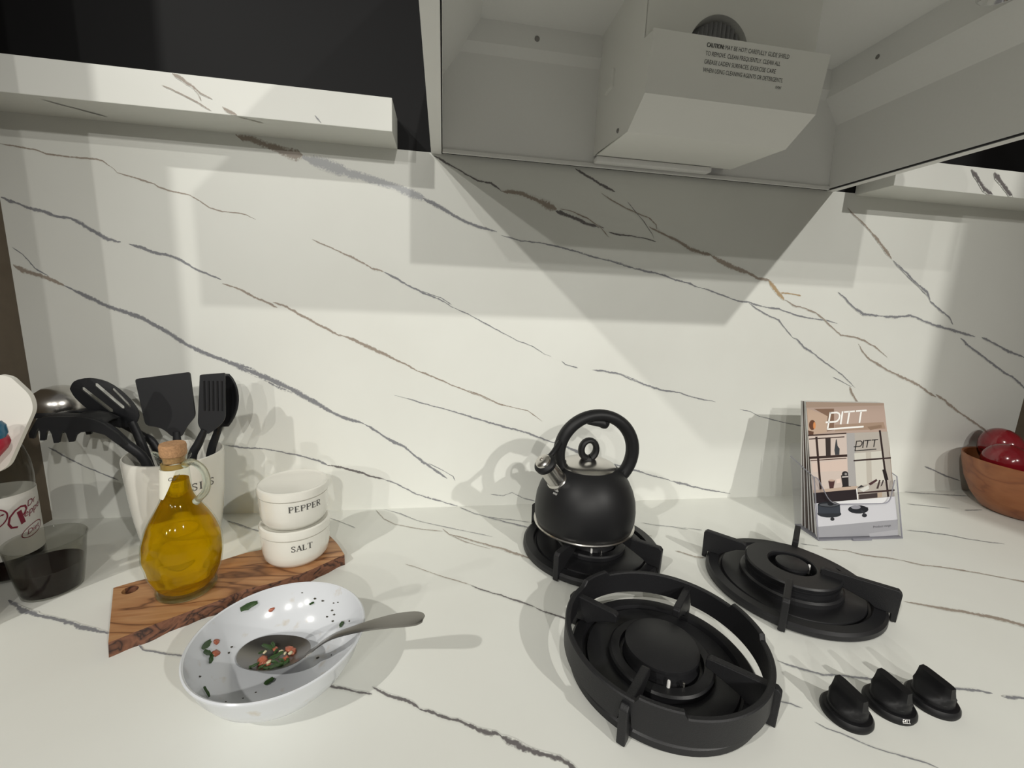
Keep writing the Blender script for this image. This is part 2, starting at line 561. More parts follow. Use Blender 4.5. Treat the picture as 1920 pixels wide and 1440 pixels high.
M['acrylic'] = glass_sheet('clear_acrylic', (0.95, 0.95, 0.96, 1), 1.0)
M['acrylic_edge'] = glass_sheet('acrylic_edge', (0.6, 0.6, 0.66, 1), 1.5, ((0.55, 0.55, 0.60, 1), 0.35))
M['pet'] = glass_sheet('clear_bottle_plastic', (0.86, 0.86, 0.84, 1), 1.3)
M['cup_plastic'] = glass_sheet('clear_cup_plastic', (0.84, 0.84, 0.82, 1), 1.2)
M['bottle_skin'] = glass_sheet('bottle_glass_skin', (0.95, 0.97, 0.93, 1), 1.1)

def glass(name, tint, rough=0.0, ior=1.45, thru=0.35):
    m_ = bpy.data.materials.new(name)
    m_.use_nodes = True
    nt = m_.node_tree
    nt.nodes.remove(nt.nodes['Principled BSDF'])
    out = nt.nodes['Material Output']
    g = nt.nodes.new('ShaderNodeBsdfGlass')
    g.inputs['Color'].default_value = tint
    g.inputs['Roughness'].default_value = rough
    g.inputs['IOR'].default_value = ior
    t = nt.nodes.new('ShaderNodeBsdfTransparent')
    t.inputs[0].default_value = tint
    mx = nt.nodes.new('ShaderNodeMixShader')
    mx.inputs[0].default_value = thru
    nt.links.new(g.outputs[0], mx.inputs[1])
    nt.links.new(t.outputs[0], mx.inputs[2])
    nt.links.new(mx.outputs[0], out.inputs[0])
    return m_, mx, nt, out

M['glass'] = glass('clear_glass', (0.93, 0.96, 0.92, 1))[0]
_oil, _mx, _nt, _out = glass('olive_oil', (0.90, 0.70, 0.045, 1), 0.0, 1.40, 0.25)
_tr = _nt.nodes.new('ShaderNodeBsdfTranslucent')
_tr.inputs[0].default_value = (0.80, 0.52, 0.01, 1)
_df = _nt.nodes.new('ShaderNodeBsdfDiffuse')
_df.inputs[0].default_value = (0.55, 0.36, 0.008, 1)
_ad = _nt.nodes.new('ShaderNodeMixShader')
_ad.inputs[0].default_value = 0.5
_nt.links.new(_tr.outputs[0], _ad.inputs[1])
_nt.links.new(_df.outputs[0], _ad.inputs[2])
_m3 = _nt.nodes.new('ShaderNodeMixShader')
_m3.inputs[0].default_value = 0.13
_nt.links.new(_mx.outputs[0], _m3.inputs[1])
_nt.links.new(_ad.outputs[0], _m3.inputs[2])
_nt.links.new(_m3.outputs[0], _out.inputs[0])
M['oil'] = _oil

def attr_mat(name, rough=0.35):
    m_ = bpy.data.materials.new(name)
    m_.use_nodes = True
    nt = m_.node_tree
    a = nt.nodes.new('ShaderNodeAttribute')
    a.attribute_name = 'print'
    nt.links.new(a.outputs['Color'], nt.nodes['Principled BSDF'].inputs['Base Color'])
    nt.nodes['Principled BSDF'].inputs['Roughness'].default_value = rough
    return m_
M['print'] = attr_mat('printed_cover')
def glyph_marks(n, fn, w=.5):
    """unreadably small print: a row of little upright and level dashes"""
    P = []
    for i in range(n):
        P.append(([(i * .8, 0), (i * .8 + .1, 1)], .22))
        P.append(([(i * .8, .5 if i % 2 else .95), (i * .8 + w, .5 if i % 2 else .95)], .22))
    return strokes(P, fn)

# stone veins: face, tint, half widths at both ends (mm), course
VEINS = [
    ('w', 'b', 1.22, 1.47, [(-1.0042, 0.5922), (-0.9842, 0.59), (-0.9609, 0.5883), (-0.9467, 0.5832), (-0.9167, 0.582), (-0.8861, 0.5821), (-0.874, 0.5799), (-0.8596, 0.5696)]),
    ('w', 'b', 1.33, 0.89, [(-0.8603, 0.5699), (-0.8561, 0.5653), (-0.8373, 0.5605), (-0.8064, 0.5528), (-0.8018, 0.5492), (-0.7849, 0.5441), (-0.7651, 0.5417), (-0.7577, 0.5397), (-0.7432, 0.5315), (-0.731, 0.5231), (-0.7133, 0.519), (-0.6898, 0.5185), (-0.6768, 0.5162), (-0.6639, 0.5103)]),
    ('w', 'g', 2.91, 3.39, [(-1.0141, 0.5179), (-1.0023, 0.5133), (-0.9807, 0.5048), (-0.9606, 0.4999), (-0.9449, 0.4952), (-0.9263, 0.4934), (-0.9129, 0.4865), (-0.8996, 0.4783), (-0.8885, 0.4698), (-0.8792, 0.4656), (-0.8623, 0.4634)]),
    ('w', 'g', 2.22, 2.66, [(-0.8515, 0.4609), (-0.8334, 0.4558), (-0.8089, 0.4491), (-0.7889, 0.4448), (-0.7766, 0.4386), (-0.7618, 0.4297), (-0.7441, 0.4223), (-0.7224, 0.4124)]),
    ('w', 'b', 1.58, 2.53, [(-0.7215, 0.4064), (-0.6979, 0.399), (-0.6821, 0.391), (-0.6635, 0.3817), (-0.6391, 0.3709)]),
    ('w', 'b', 2.04, 2.86, [(-0.6457, 0.3795), (-0.6278, 0.3743), (-0.6169, 0.3673), (-0.5947, 0.3562), (-0.5722, 0.3434), (-0.5376, 0.3261)]),
    ('w', 'b', 3.0, 1.6, [(-0.5405, 0.3291), (-0.523, 0.3219), (-0.4903, 0.3072), (-0.4508, 0.2891), (-0.4072, 0.2673), (-0.3785, 0.2563), (-0.3493, 0.2434), (-0.3163, 0.2303), (-0.2826, 0.217), (-0.2552, 0.2051)]),
    ('w', 'b', 1.63, 0.71, [(-0.3163, 0.232), (-0.2827, 0.2187), (-0.2586, 0.2068), (-0.2241, 0.1983), (-0.1996, 0.1931), (-0.1704, 0.1718)]),
    ('w', 'g', 0.87, 1.37, [(-1.0097, 0.4465), (-0.9972, 0.4368), (-0.9904, 0.4267), (-0.9836, 0.4165), (-0.9663, 0.404)]),
    ('w', 'b', 4.72, 3.72, [(-1.0122, 0.4208), (-1.0005, 0.4129), (-0.9871, 0.4083), (-0.9711, 0.4038), (-0.9463, 0.3915)]),
    ('w', 'g', 3.36, 5.59, [(-0.9486, 0.3928), (-0.9282, 0.3814), (-0.9072, 0.3713), (-0.8932, 0.3635), (-0.8665, 0.3548), (-0.8445, 0.3456), (-0.8275, 0.3348), (-0.8053, 0.321), (-0.7829, 0.3055), (-0.7572, 0.2913), (-0.7227, 0.277), (-0.6902, 0.2638), (-0.6683, 0.2518), (-0.6405, 0.2365), (-0.6063, 0.2194), (-0.5802, 0.2051)]),
    ('w', 'g', 5.23, 3.14, [(-0.6984, 0.2674), (-0.6627, 0.2503), (-0.6347, 0.2366), (-0.612, 0.2241), (-0.5948, 0.213), (-0.5832, 0.2067), (-0.5656, 0.1937), (-0.5418, 0.1806), (-0.5021, 0.1672)]),
    ('w', 'g', 2.5, 3.12, [(-0.5036, 0.1679), (-0.4866, 0.1571), (-0.4679, 0.1434), (-0.4489, 0.1312), (-0.4296, 0.1223), (-0.4134, 0.1064), (-0.3903, 0.0884), (-0.3702, 0.0719), (-0.3515, 0.0581)]),
    ('w', 'g', 0.74, 0.74, [(-0.387, 0.0901), (-0.3602, 0.0753), (-0.3397, 0.0622), (-0.3361, 0.053)]),
    ('w', 'b', 5.37, 8.59, [(-0.6856, 0.6353), (-0.6625, 0.6298), (-0.6391, 0.6228), (-0.6153, 0.6165), (-0.5876, 0.6114)]),
    ('w', 'l', 10.23, 8.18, [(-0.5892, 0.6112), (-0.5732, 0.6078), (-0.5408, 0.6), (-0.5134, 0.5915), (-0.4798, 0.5846), (-0.4456, 0.5777), (-0.4166, 0.5688), (-0.393, 0.5607)]),
    ('w', 'g', 5.97, 1.79, [(-0.3989, 0.5631), (-0.3691, 0.5496), (-0.3478, 0.5395), (-0.3263, 0.5308), (-0.3014, 0.5237), (-0.2714, 0.517)]),
    ('w', 'g', 1.54, 1.85, [(-0.2633, 0.5119), (-0.2279, 0.5045), (-0.1954, 0.5034), (-0.169, 0.5004), (-0.1251, 0.4922), (-0.0942, 0.4862), (-0.0486, 0.4776), (-0.0054, 0.4671)]),
    ('w', 'g', 2.23, 2.23, [(-0.0126, 0.4683), (0.0199, 0.4635), (0.053, 0.4587), (0.0757, 0.4516), (0.1059, 0.4464), (0.1292, 0.4398)]),
    ('w', 'g', 1.89, 1.52, [(0.1292, 0.4398), (0.1606, 0.4321), (0.1846, 0.4246), (0.2167, 0.4173), (0.2364, 0.4164), (0.2692, 0.409), (0.3059, 0.4059), (0.3443, 0.396), (0.3784, 0.3901), (0.4124, 0.3877), (0.4475, 0.3816)]),
    ('w', 'g', 1.68, 1.89, [(-0.1166, 0.4905), (-0.0906, 0.4848), (-0.0486, 0.4776), (-0.0091, 0.4679)]),
    ('w', 'g', 1.27, 1.52, [(0.2364, 0.4164), (0.2582, 0.4033), (0.2884, 0.3904), (0.3097, 0.384), (0.3243, 0.3701), (0.3463, 0.3509)]),
    ('w', 'g', 2.49, 1.1, [(0.3463, 0.3509), (0.3576, 0.3457), (0.3773, 0.3297), (0.405, 0.3173), (0.4292, 0.3029), (0.4533, 0.29), (0.483, 0.2733), (0.5197, 0.2466)]),
    ('w', 'g', 1.15, 1.15, [(0.4598, 0.2691), (0.4862, 0.2579), (0.5104, 0.2484)]),
    ('w', 'b', 3.7, 4.73, [(0.5059, 0.2484), (0.5133, 0.2347), (0.531, 0.215), (0.5389, 0.2103)]),
    ('w', 'b', 1.2, 2.2, [(-0.5795, 0.4853), (-0.5588, 0.4766), (-0.5364, 0.4679), (-0.5109, 0.4564), (-0.485, 0.4446), (-0.4645, 0.4383)]),
    ('w', 'g', 1.57, 2.16, [(-0.4645, 0.4383), (-0.4407, 0.4275), (-0.4227, 0.4163), (-0.4013, 0.4082), (-0.3797, 0.3999), (-0.3578, 0.39), (-0.3451, 0.3827)]),
    ('w', 'g', 1.19, 0.89, [(-0.3451, 0.3827), (-0.3163, 0.3712), (-0.2836, 0.3548), (-0.2535, 0.3396), (-0.2264, 0.3273), (-0.199, 0.3181), (-0.1743, 0.3036), (-0.1602, 0.2989)]),
    ('w', 'g', 0.78, 0.78, [(-0.4013, 0.4097), (-0.386, 0.4043), (-0.3673, 0.3989), (-0.3484, 0.3873)]),
    ('w', 'g', 1.34, 1.34, [(-0.1389, 0.2908), (-0.1314, 0.2842), (-0.1063, 0.2778)]),
    ('w', 'g', 1.4, 2.15, [(-0.0775, 0.2748), (-0.0484, 0.2718), (-0.0187, 0.2671), (0.0004, 0.2603), (0.0236, 0.2517)]),
    ('w', 'g', 2.5, 1.36, [(-0.0187, 0.2671), (0.0044, 0.2568), (0.0354, 0.2465), (0.0707, 0.236), (0.1097, 0.2316), (0.1422, 0.222), (0.1931, 0.2126)]),
    ('w', 'g', 1.05, 1.05, [(0.2505, 0.1977), (0.2762, 0.1921), (0.2977, 0.1828), (0.3466, 0.1711), (0.4135, 0.1591)]),
    ('w', 'd', 2.03, 2.44, [(-0.3818, 0.6316), (-0.3611, 0.6224), (-0.3401, 0.613), (-0.3065, 0.5988), (-0.285, 0.5963), (-0.2661, 0.5848)]),
    ('w', 'b', 3.06, 7.65, [(-0.2661, 0.5848), (-0.2411, 0.5853), (-0.2188, 0.5812), (-0.1928, 0.5729), (-0.1662, 0.5614)]),
    ('w', 'd', 4.16, 3.12, [(-0.1677, 0.5598), (-0.1326, 0.5503), (-0.1018, 0.5402), (-0.0761, 0.5363)]),
    ('w', 'b', 1.15, 1.15, [(-0.1598, 0.5634), (-0.1366, 0.5606), (-0.1094, 0.5519), (-0.0812, 0.5369), (-0.0645, 0.5209)]),
    ('w', 'd', 2.14, 1.07, [(-0.0653, 0.5302), (-0.0496, 0.5266), (-0.0253, 0.5266), (-0.0112, 0.5253)]),
    ('w', 'd', 0.98, 0.98, [(-0.0183, 0.5254), (0.0065, 0.5239), (0.0282, 0.5189)]),
    ('w', 'd', 2.13, 2.13, [(-0.1367, 0.6324), (-0.1147, 0.6219), (-0.0874, 0.6108), (-0.0596, 0.5995)]),
    ('w', 'b', 0.87, 1.41, [(-0.0861, 0.596), (-0.0651, 0.5855), (-0.0403, 0.5752), (-0.0153, 0.5662), (0.0097, 0.5602), (0.025, 0.5487), (0.0278, 0.5395)]),
    ('w', 'd', 0.76, 0.76, [(-0.0344, 0.5848), (-0.0192, 0.5706), (-0.0001, 0.5533), (0.0198, 0.531), (0.0242, 0.5234)]),
    ('w', 'b', 1.81, 4.52, [(0.0113, 0.5447), (0.0279, 0.5379), (0.0483, 0.5313), (0.0746, 0.5218), (0.0979, 0.5102), (0.1206, 0.5051), (0.1434, 0.5015)]),
    ('w', 'b', 4.85, 2.67, [(0.1434, 0.5015), (0.1636, 0.4911), (0.1955, 0.4811), (0.2276, 0.4727), (0.2485, 0.4635), (0.2786, 0.4599)]),
    ('w', 'o', 4.58, 3.06, [(0.2744, 0.4614), (0.2911, 0.4449), (0.3054, 0.4316), (0.315, 0.4232)]),
    ('w', 'o', 1.82, 1.82, [(0.3044, 0.4375), (0.3287, 0.4372), (0.3517, 0.4337)]),
    ('w', 'b', 2.23, 1.4, [(0.3146, 0.425), (0.341, 0.4137), (0.3665, 0.4094), (0.3884, 0.4031), (0.4116, 0.3913), (0.4367, 0.372), (0.461, 0.358), (0.4919, 0.3552), (0.5196, 0.3485), (0.549, 0.336), (0.5855, 0.3139)]),
    ('w', 'b', 1.87, 3.43, [(0.5072, 0.3405), (0.5213, 0.3245), (0.5419, 0.3085), (0.5705, 0.2961), (0.5948, 0.2853), (0.6286, 0.2727), (0.6576, 0.2636), (0.6824, 0.2543), (0.709, 0.2391), (0.735, 0.2276)]),
    ('w', 'b', 3.55, 2.66, [(0.7335, 0.2335), (0.7603, 0.2199), (0.7939, 0.2001), (0.8329, 0.18), (0.8781, 0.1574), (0.9126, 0.1407)]),
    ('w', 'b', 2.02, 2.89, [(0.4233, 0.608), (0.446, 0.5936), (0.4737, 0.5761), (0.5074, 0.5519), (0.5483, 0.5174)]),
    ('w', 'g', 2.33, 2.33, [(0.5532, 0.5143), (0.5829, 0.4954), (0.6131, 0.4761), (0.6534, 0.4533), (0.664, 0.4377)]),
    ('w', 'g', 1.08, 1.08, [(0.5585, 0.5095), (0.5938, 0.4856), (0.6238, 0.4678), (0.6526, 0.448)]),
    ('w', 'g', 2.95, 1.64, [(0.664, 0.4377), (0.6927, 0.4209), (0.724, 0.4039), (0.7369, 0.3896)]),
    ('w', 'g', 2.92, 2.92, [(0.7654, 0.3607), (0.7959, 0.3426), (0.8397, 0.3207), (0.8904, 0.2945), (0.9352, 0.2754), (0.9592, 0.2617), (0.9769, 0.2498)]),
    ('w', 'g', 2.15, 3.58, [(0.4356, 0.4452), (0.4565, 0.4324), (0.476, 0.4176), (0.5081, 0.403), (0.5463, 0.4009)]),
    ('w', 'g', 3.2, 2.56, [(0.5463, 0.4009), (0.5849, 0.3995), (0.6224, 0.4045), (0.6599, 0.3943), (0.6977, 0.3853), (0.7405, 0.3767), (0.8034, 0.3648)]),
    ('w', 'g', 2.92, 2.92, [(0.8222, 0.3642), (0.8587, 0.352), (0.9018, 0.3357), (0.9539, 0.3213)]),
    ('w', 'g', 1.03, 2.46, [(-0.4482, 0.2214), (-0.4166, 0.2126), (-0.378, 0.2011), (-0.3452, 0.1927), (-0.3152, 0.1824), (-0.2812, 0.172), (-0.2571, 0.1649), (-0.2222, 0.1559), (-0.1938, 0.1468), (-0.1648, 0.1358), (-0.1428, 0.1283)]),
    ('w', 'g', 2.73, 2.28, [(-0.1438, 0.13), (-0.1202, 0.1196), (-0.0903, 0.1075), (-0.0539, 0.0936), (-0.0107, 0.0794), (0.0269, 0.0695), (0.059, 0.0581), (0.0912, 0.0496), (0.1166, 0.0411)]),
    ('w', 'g', 2.55, 1.02, [(0.1166, 0.0415), (0.18, 0.0242), (0.2576, 0.0085)]),
    ('w', 'g', 1.43, 2.19, [(-0.7389, 0.1301), (-0.7134, 0.1255), (-0.673, 0.1218), (-0.6409, 0.1147), (-0.6112, 0.1076), (-0.5842, 0.0987), (-0.5662, 0.0881)]),
    ('w', 'd', 2.14, 2.36, [(-0.5692, 0.0899), (-0.5446, 0.0842), (-0.5228, 0.0769), (-0.5008, 0.0694), (-0.4689, 0.0598)]),
    ('w', 'g', 1.5, 2.58, [(-0.4689, 0.0598), (-0.4462, 0.0504), (-0.4266, 0.0391), (-0.4067, 0.0276), (-0.3798, 0.0177)]),
    ('w', 'g', 1.74, 1.52, [(-0.3815, 0.0184), (-0.3525, 0.0075), (-0.329, 0)]),
    ('w', 'g', 1.53, 1.53, [(-1.0049, 0.1292), (-0.9878, 0.1177), (-0.9707, 0.1044), (-0.9505, 0.0909), (-0.9297, 0.0805), (-0.9088, 0.0683)]),
    ('w', 'g', 0.88, 0.88, [(-0.2661, 0.0234), (-0.2412, 0.0196), (-0.2237, 0.0259), (-0.1979, 0.0119), (-0.1758, 0.0062)]),
    ('w', 'g', 1.97, 1.97, [(0.747, 0.0625), (0.7827, 0.0498), (0.8168, 0.0357), (0.8585, 0.0235)]),
    ('c', 'g', 1.46, 2.08, [(-0.3267, -0.0046), (-0.2993, -0.0328), (-0.2647, -0.056), (-0.2343, -0.0749), (-0.2023, -0.0965)]),
    ('c', 'g', 1.04, 1.04, [(-0.2804, -0.0467), (-0.2322, -0.0619), (-0.1978, -0.0745)]),
    ('c', 'g', 0.74, 0.74, [(-0.5657, -0.0265), (-0.544, -0.0412), (-0.5085, -0.069)]),
    ('c', 'g', 1.68, 1.68, [(-0.7306, -0.0269), (-0.6961, -0.048), (-0.663, -0.0684)]),
    ('c', 'g', 1.03, 1.03, [(-0.4692, -0.0025), (-0.4378, -0.0225), (-0.4037, -0.052), (-0.3843, -0.0632), (-0.3467, -0.0819), (-0.3102, -0.1), (-0.2749, -0.1175)]),
    ('c', 'b', 0.93, 0.93, [(-0.4835, -0.0051), (-0.4643, -0.0408), (-0.4433, -0.0618), (-0.4021, -0.0805), (-0.3591, -0.093)]),
    ('c', 'b', 0.96, 0.96, [(-0.3591, -0.084), (-0.3471, -0.1058), (-0.321, -0.1305), (-0.282, -0.1551)]),
    ('c', 'b', 1.88, 3.77, [(-0.35, -0.1026), (-0.3263, -0.1161), (-0.2977, -0.1352), (-0.2698, -0.151), (-0.2436, -0.1713), (-0.2185, -0.1907)]),
    ('c', 'b', 0.6, 1.12, [(-0.4147, -0.1842), (-0.3984, -0.1939), (-0.374, -0.2102), (-0.3528, -0.2238), (-0.3322, -0.2351), (-0.3188, -0.2437)]),
    ('c', 'd', 1.63, 1.63, [(-0.3199, -0.2428), (-0.3081, -0.2536), (-0.293, -0.2621), (-0.2802, -0.2684), (-0.2681, -0.278), (-0.2516, -0.2862), (-0.2382, -0.2971)]),
    ('c', 'd', 1.41, 1.89, [(-0.2382, -0.2971), (-0.2292, -0.3058), (-0.2179, -0.313), (-0.2029, -0.322), (-0.1892, -0.3335)]),
    ('c', 'd', 1.81, 1.26, [(-0.4779, -0.3887), (-0.4631, -0.3943), (-0.4493, -0.3997), (-0.4292, -0.4058)]),
    ('c', 'd', 1.63, 1.63, [(-0.4298, -0.3971), (-0.4217, -0.4029), (-0.4147, -0.4074), (-0.4012, -0.4145), (-0.3897, -0.4204), (-0.3814, -0.4275)]),
    ('c', 'd', 1.95, 3.24, [(-0.3822, -0.4271), (-0.3687, -0.4333), (-0.3562, -0.4399), (-0.3439, -0.4438), (-0.332, -0.4518), (-0.3187, -0.4581), (-0.3056, -0.4636)]),
    ('c', 'd', 3.76, 2.51, [(-0.3056, -0.4636), (-0.2947, -0.4718), (-0.2838, -0.4782), (-0.2732, -0.4846), (-0.2569, -0.4908), (-0.2474, -0.4988), (-0.2406, -0.505)]),
    ('c', 'g', 3.0, 3.4, [(-0.8989, -0.2171), (-0.881, -0.2295), (-0.8647, -0.2402), (-0.8445, -0.2485), (-0.8273, -0.2552), (-0.8087, -0.262), (-0.7829, -0.273), (-0.7617, -0.2822), (-0.7406, -0.2905)]),
    ('c', 'g', 0.84, 1.85, [(-0.6956, -0.3122), (-0.6863, -0.3204), (-0.6744, -0.3238), (-0.6583, -0.3296), (-0.6465, -0.3329), (-0.6338, -0.3355)]),
    ('c', 'g', 2.12, 2.12, [(0.7068, -0.0007), (0.7314, -0.0077), (0.7956, -0.0226), (0.8456, -0.0312)]),
    ('c', 'g', 1.47, 1.47, [(0.642, -0.0577), (0.6713, -0.0674), (0.7209, -0.0849)]),
    ('c', 'g', 1.54, 1.54, [(0.7435, -0.0948), (0.7887, -0.0963)]),
    ('c', 'g', 1.91, 1.91, [(0.5161, -0.1596), (0.5489, -0.1696), (0.5786, -0.1815), (0.6016, -0.1975), (0.6285, -0.2101), (0.6536, -0.2203)]),
    ('c', 'b', 1.71, 1.71, [(0.2892, -0.2038), (0.3273, -0.2133), (0.3445, -0.2268), (0.36, -0.2341), (0.3785, -0.2387), (0.3977, -0.2491)]),
    ('c', 'b', 2.09, 2.09, [(0.396, -0.2472), (0.4169, -0.2621), (0.4528, -0.2737), (0.4883, -0.2904), (0.5384, -0.3181), (0.5624, -0.3302)]),
    ('c', 'b', 2.29, 5.72, [(0.2907, -0.3395), (0.3143, -0.3502), (0.3468, -0.3637), (0.3726, -0.3762), (0.3948, -0.388), (0.4071, -0.3986), (0.4207, -0.4091)]),
    ('c', 'g', 1.28, 1.88, [(0.0245, -0.414), (0.0356, -0.4237), (0.0474, -0.4305), (0.0614, -0.4375), (0.0833, -0.4413), (0.0993, -0.4457), (0.1152, -0.4502), (0.1323, -0.4534), (0.1434, -0.4573)]),
    ('c', 'g', 1.88, 1.88, [(0.1852, -0.4697), (0.202, -0.4729), (0.2187, -0.4761), (0.23, -0.4811)]),
    ('c', 'g', 1.96, 1.96, [(0.2365, -0.4855), (0.2575, -0.4903), (0.2735, -0.4958)]),
    ('c', 'g', 1.23, 1.23, [(-0.0173, -0.4608), (-0.0041, -0.4658), (0.004, -0.4723)]),
    ('c', 'g', 0.93, 1.4, [(0.0047, -0.4875), (0.0104, -0.4944), (0.0217, -0.5007), (0.0301, -0.5095), (0.0392, -0.5172), (0.0498, -0.5231), (0.0612, -0.5281), (0.0742, -0.535), (0.0805, -0.5401)]),
    ('c', 'g', 1.19, 1.19, [(0.2626, -0.1856), (0.2886, -0.1962)]),
    ('c', 'g', 1.1, 1.1, [(0.009, -0.0918), (0.0342, -0.1033), (0.0604, -0.1105), (0.0851, -0.1226)]),
    ('c', 'b', 0.94, 0.94, [(-0.01, -0.132), (0.0076, -0.1397)]),
    ('c', 'b', 1.62, 1.62, [(0.0241, -0.1871), (0.0336, -0.1933), (0.0473, -0.2069), (0.0628, -0.21)]),
    ('c', 'g', 1.11, 1.11, [(0.0789, -0.1154), (0.1111, -0.1268)]),
    ('s', 'b', 2.59, 1.24, [(-0.7283, 0.6805), (-0.7147, 0.6735), (-0.7038, 0.6661), (-0.6956, 0.6598), (-0.6815, 0.654)]),
    ('s', 'b', 1.03, 1.03, [(-0.7425, 0.6647), (-0.7301, 0.6604), (-0.7135, 0.6535), (-0.6995, 0.6477), (-0.6841, 0.6391)]),
    ('s', 'b', 0.82, 0.82, [(-0.7039, 0.6647), (-0.6987, 0.658), (-0.6958, 0.6505)]),
    ('s', 'b', 2.01, 2.01, [(-0.6688, 0.6457), (-0.6603, 0.6401), (-0.6515, 0.6371)]),
    ('s', 'g', 1.44, 1.44, [(-0.5479, 0.647), (-0.5404, 0.6386)]),
    ('s', 'd', 4.61, 4.61, [(0.5949, 0.6721), (0.6141, 0.6568), (0.6336, 0.6413), (0.6558, 0.63)]),
    ('s', 'd', 5.55, 4.76, [(0.6473, 0.6709), (0.6716, 0.6529), (0.7016, 0.6306)]),
    ('u', 'd', 1.39, 1.39, [(-0.8956, -0.0644), (-0.8817, -0.0503), (-0.8672, -0.0392), (-0.8478, -0.0206)]),
    ('u', 'b', 1.2, 1.2, [(-0.6512, -0.0735), (-0.6362, -0.0654), (-0.6232, -0.0589)]),
]

